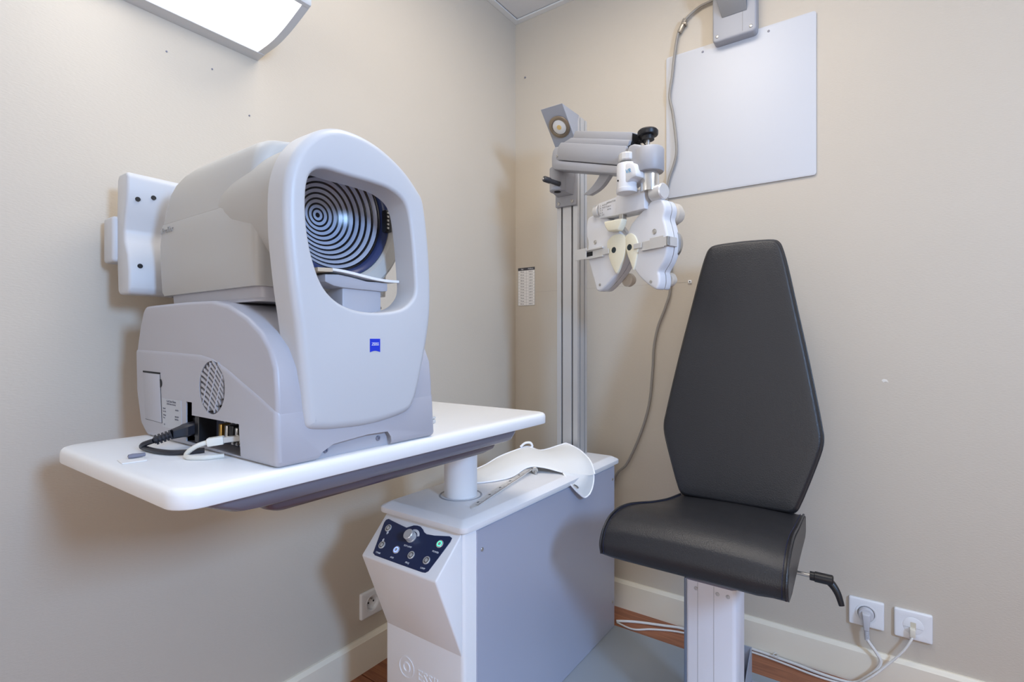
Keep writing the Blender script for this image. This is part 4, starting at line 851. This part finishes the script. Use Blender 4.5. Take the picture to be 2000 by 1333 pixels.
for f, dd in ((0.93, 0.0245), (0.80, 0.0247)):
    base_o = offset2(bout, 0.011); cx_, cz_ = 0.0, 0.33
    L.append([t_.verts.new(bco(cx_+(a-cx_)*f, cz_+(c-cz_)*f, dd)) for a, c in base_o])
n = len(bout)
for A, B in zip(L, L[1:]):
    for i in range(n): t_.faces.new((A[i], A[(i+1) % n], B[(i+1) % n], B[i]))
cv = t_.verts.new(bco(0.0, 0.33, 0.0247))
for i in range(n): t_.faces.new((L[-1][i], L[-1][(i+1) % n], cv))
t_.faces.new(L[0][::-1]); bmesh.ops.recalc_face_normals(t_, faces=t_.faces)
part('backrest', t_, LEATHER, ch, sharp=60)
part('back_shell', slab(nb(), offset2(bout, 0.006), [], -0.026, -0.0118, 0.004, bco, 2), BLACK, ch)
part('back_piping', tube(nb(), [bco(a, c, 0.010) for a, c in offset2(bout, 0.0010)], 0.0022, 1, 8, smooth=False, closed=True), LEATHER, ch)
b = nb(); hull(b, [(0.875, -0.245, 0.44), (0.955, -0.245, 0.44), (0.955, -0.225, 0.44), (0.875, -0.225, 0.44), (0.875, -0.222, 0.68), (0.955, -0.222, 0.68), (0.955, -0.202, 0.68), (0.875, -0.202, 0.68)],
     [(0, 1, 2, 3), (4, 5, 6, 7), (0, 1, 5, 4), (1, 2, 6, 5), (2, 3, 7, 6), (3, 0, 4, 7)], 0.002); part('back_bracket', b, BLACK, ch)
part('seat_frame', box(nb(), 0.78, 1.03, -0.60, -0.25, 0.440, 0.460, 0.004, 2), BLACK, ch)
# column of the chair
cs = [(0.8515, -0.502), (0.8595, -0.508), (0.9585, -0.508), (0.966, -0.502), (0.969, -0.43), (0.962, -0.420), (0.858, -0.420), (0.8505, -0.428)]
ped = part('pedestal_outer', prism(nb(), cs, 'z', 0.014, 0.392, 0.001, 1), mat('pedestal_white', (232, 228, 232), 0.4), ch)
part('pedestal_inner', box(nb(), 0.862, 0.957, -0.498, -0.430, 0.38, 0.445, 0.002, 1), ALU, ch)
part('corner_trim', box(nb(), 0.8490, 0.8555, -0.5075, -0.495, 0.014, 0.393, 0.002, 2), mat('steel_blue_trim', (120, 130, 148), 0.4, metal=0.4), ped)
part('pedestal_rim', prism(nb(), [(a, c) for a, c in offset2(cs, -0.0015)], 'z', 0.391, 0.396, 0.001, 1), GREYD, ped)
for a in (0.8775, 0.9265, 0.9495): bm = nb(); lathe(bm, [(0, 0), (0.0048, 0), (0.0040, 0.0018), (0, 0.0026)], (a, -0.508, 0.374), (0, -1, 0), 16); part('rivet', bm, ALU, ped)
for a in (0.8815, 0.918): part('panel_line', box(nb(), a, a+0.0006, -0.5085, -0.507, 0.02, 0.39), PRINTG, ped)
b = nb(); hull(b, [(0.913, -0.421, 0.014), (0.919, -0.421, 0.014), (0.919, -0.421, 0.10), (0.913, -0.421, 0.10), (0.913, -0.20, 0.014), (0.919, -0.20, 0.014), (0.919, -0.20, 0.05), (0.913, -0.20, 0.05)],
     [(0, 1, 2, 3), (4, 5, 6, 7), (0, 1, 5, 4), (1, 2, 6, 5), (2, 3, 7, 6), (3, 0, 4, 7)], 0.001, 1)
gst = mat('gusset_steel', (176, 180, 192), 0.4, metal=0.3)
part('foot_gusset', b, gst, ch)
b = nb(); box(b, 0.905, 0.9425, -0.2035, -0.200, 0.014, 0.1085, 0.001, 1); part('foot_bracket', b, gst, ch)
b = nb(); hull(b, [(0.9405, -0.33, 0.014), (0.9435, -0.33, 0.014), (0.9435, -0.200, 0.1085), (0.9405, -0.200, 0.1085), (0.9405, -0.200, 0.014), (0.9435, -0.200, 0.014)], [(0, 1, 2, 3), (0, 1, 5, 4), (3, 2, 5, 4), (0, 3, 4), (1, 2, 5)]); part('foot_bracket', b, gst, ch)
b = nb(); box(b, 0.9435, 0.962, -0.31, -0.200, 0.0142, 0.0175, 0.001, 1); part('foot_flange', b, gst, ch)
bm = nb(); cyl(bm, (0.9515, -0.245, 0.0175), (0, 0, 1), 0.007, 0.005, seg=6); cyl(bm, (0.9515, -0.245, 0.0225), (0, 0, 1), 0.0032, 0.009, seg=12); part('anchor_bolt', bm, STEEL, ch)
# height lever on the right
bm = nb(); cyl(bm, (1.03, -0.40, 0.424), (1, 0, 0), 0.0045, 0.085, seg=16); part('lever_rod', bm, STEEL, ch)
bm = nb(); lathe(bm, [(0, 0), (0.010, 0), (0.010, 0.009), (0.0115, 0.010), (0.0115, 0.044), (0.009, 0.046), (0, 0.046)], (1.103, -0.40, 0.424), (1, 0, 0), 20)
tube(bm, [(1.136, -0.400, 0.424), (1.148, -0.402, 0.414), (1.158, -0.405, 0.398), (1.165, -0.408, 0.376)], lambda f: 0.0095*(1-f)+0.0058*f, 6, 12); part('adjusting_lever', bm, BLACK, ch, 'black clamping lever handle')

# ================================================================== CLOTH AND RULER ON THE CABINET
def surf(bm, rowsP, th):
    """grid of control rows -> smooth thin sheet"""
    R1 = [spline(r, 6) for r in rowsP]; cols = list(zip(*R1)); C2 = [spline(c, 5) for c in cols]
    t = nb(); V = [[t.verts.new(p) for p in c] for c in C2]
    for a, b_ in zip(V, V[1:]):
        for i in range(len(a)-1): t.faces.new((a[i], a[i+1], b_[i+1], b_[i]))
    bmesh.ops.recalc_face_normals(t, faces=t.faces); bmesh.ops.solidify(t, geom=t.faces[:], thickness=th); 
    edge = [c[0] for c in C2]+[p for p in C2[-1][1:]]+[c[-1] for c in C2[::-1][1:]]+[p for p in C2[0][::-1][1:-1]]
    merge(bm, t); return edge, C2
t = thing('white_shield_cloth', 'sheer white cloth pouch draped over the cabinet lid edge', 'cloth', (0.40, -0.42, 0.579))
bm = nb()
rows3 = [[(0.262, -0.60, 0.582), (0.268, -0.54, 0.590), (0.278, -0.48, 0.606), (0.298, -0.41, 0.618), (0.312, -0.375, 0.622), (0.335, -0.335, 0.606), (0.372, -0.288, 0.618), (0.392, -0.270, 0.626)],
         [(0.285, -0.655, 0.582), (0.305, -0.59, 0.596), (0.325, -0.53, 0.606), (0.340, -0.46, 0.617), (0.358, -0.410, 0.620), (0.392, -0.365, 0.614), (0.430, -0.315, 0.618), (0.452, -0.288, 0.613)],
         [(0.325, -0.682, 0.581), (0.352, -0.63, 0.590), (0.370, -0.575, 0.598), (0.382, -0.51, 0.606), (0.410, -0.46, 0.611), (0.448, -0.415, 0.608), (0.492, -0.355, 0.602), (0.505, -0.318, 0.590)],
         [(0.352, -0.684, 0.5805), (0.380, -0.64, 0.5815), (0.396, -0.58, 0.583), (0.402, -0.515, 0.596), (0.440, -0.488, 0.596), (0.500, -0.460, 0.582), (0.530, -0.395, 0.566), (0.533, -0.345, 0.560)]]
e1, c1 = surf(bm, rows3, 0.0012); part('cloth_body', bm, SHEER, t, sharp=80)
bm = nb()
rows4 = [[(0.492, -0.470, 0.588), (0.527, -0.405, 0.570), (0.531, -0.350, 0.563)],
         [(0.521, -0.478, 0.560), (0.532, -0.425, 0.548), (0.533, -0.352, 0.548)],
         [(0.5285, -0.462, 0.540), (0.534, -0.425, 0.522), (0.535, -0.365, 0.525)],
         [(0.531, -0.445, 0.526), (0.535, -0.415, 0.507), (0.536, -0.385, 0.510)]]
e2, c2 = surf(bm, rows4, 0.0012); part('hanging_flap', bm, SHEER, t, sharp=80)
k_ = int(len(c1)*0.72)
part('binding', tube(nb(), [c[-1] for c in c1[:k_]][::-2]+c1[0][::-1][1:]+[c[0] for c in c1[1:]][::2]+c1[-1][1:], 0.0022, 2, 8), SHEERE, t)
part('binding', tube(nb(), c2[0][1:]+[c[-1] for c in c2[1:]]+c2[-1][::-1][1:], 0.0022, 2, 8), SHEERE, t)
part('curled_edge', tube(nb(), [(0.300, -0.402, 0.624), (0.311, -0.392, 0.636), (0.322, -0.378, 0.636), (0.325, -0.372, 0.624), (0.316, -0.380, 0.618)], 0.0036, 5, 8), SHEERE, t)
bm = nb(); tube(bm, [(0.5295, -0.470, 0.556), (0.5330, -0.462, 0.551), (0.5345, -0.455, 0.544)], 0.0022, 4, 8); part('zip_pull', bm, STEEL, t)
t = thing('measuring_ruler', 'slim translucent ruler lying slanted on the cabinet lid', 'ruler', (0.44, -0.68, 0.578))
RA = Vector((0.472, -0.852, 0.5786)); RB = Vector((0.405, -0.500, 0.590)); RM = axes(tuple(RA), tuple(RB-RA), tuple(Vector((0, 0, 1)).cross(RB-RA))); RL = (RB-RA).length
b = nb(); prism(b, [(0.0, -0.003), (0.02, -0.0085), (RL, -0.0095), (RL, 0.0095), (0.02, 0.0085), (0.0, 0.003)], 'z', 0.0, 0.0022, 0.0004, 1, RM); rl = part('ruler_blade', b, CLEAR, t)
b = nb()
for k in range(int((RL-0.03)/0.005)): box(b, 0.02+k*0.005, 0.0206+k*0.005, -0.0085, -0.0035 if k % 5 else 0.000, 0.0022, 0.0025, M=RM)
for k in range(5): box(b, 0.035+k*0.06, 0.042+k*0.06, 0.001, 0.0055, 0.0022, 0.0025, M=RM)
part('graduations', b, PRINTD, rl)
bm = nb(); cyl(bm, (0.417, -0.500, 0.589), (0.6, -0.7, 0), 0.009, 0.010, seg=20, ch=0.001); part('slider_knob', bm, STEEL, t); part('slider_foot', box(nb(), 0.4225, 0.4305, -0.513, -0.506, 0.5785, 0.588, 0.001, 1), STEEL, t)
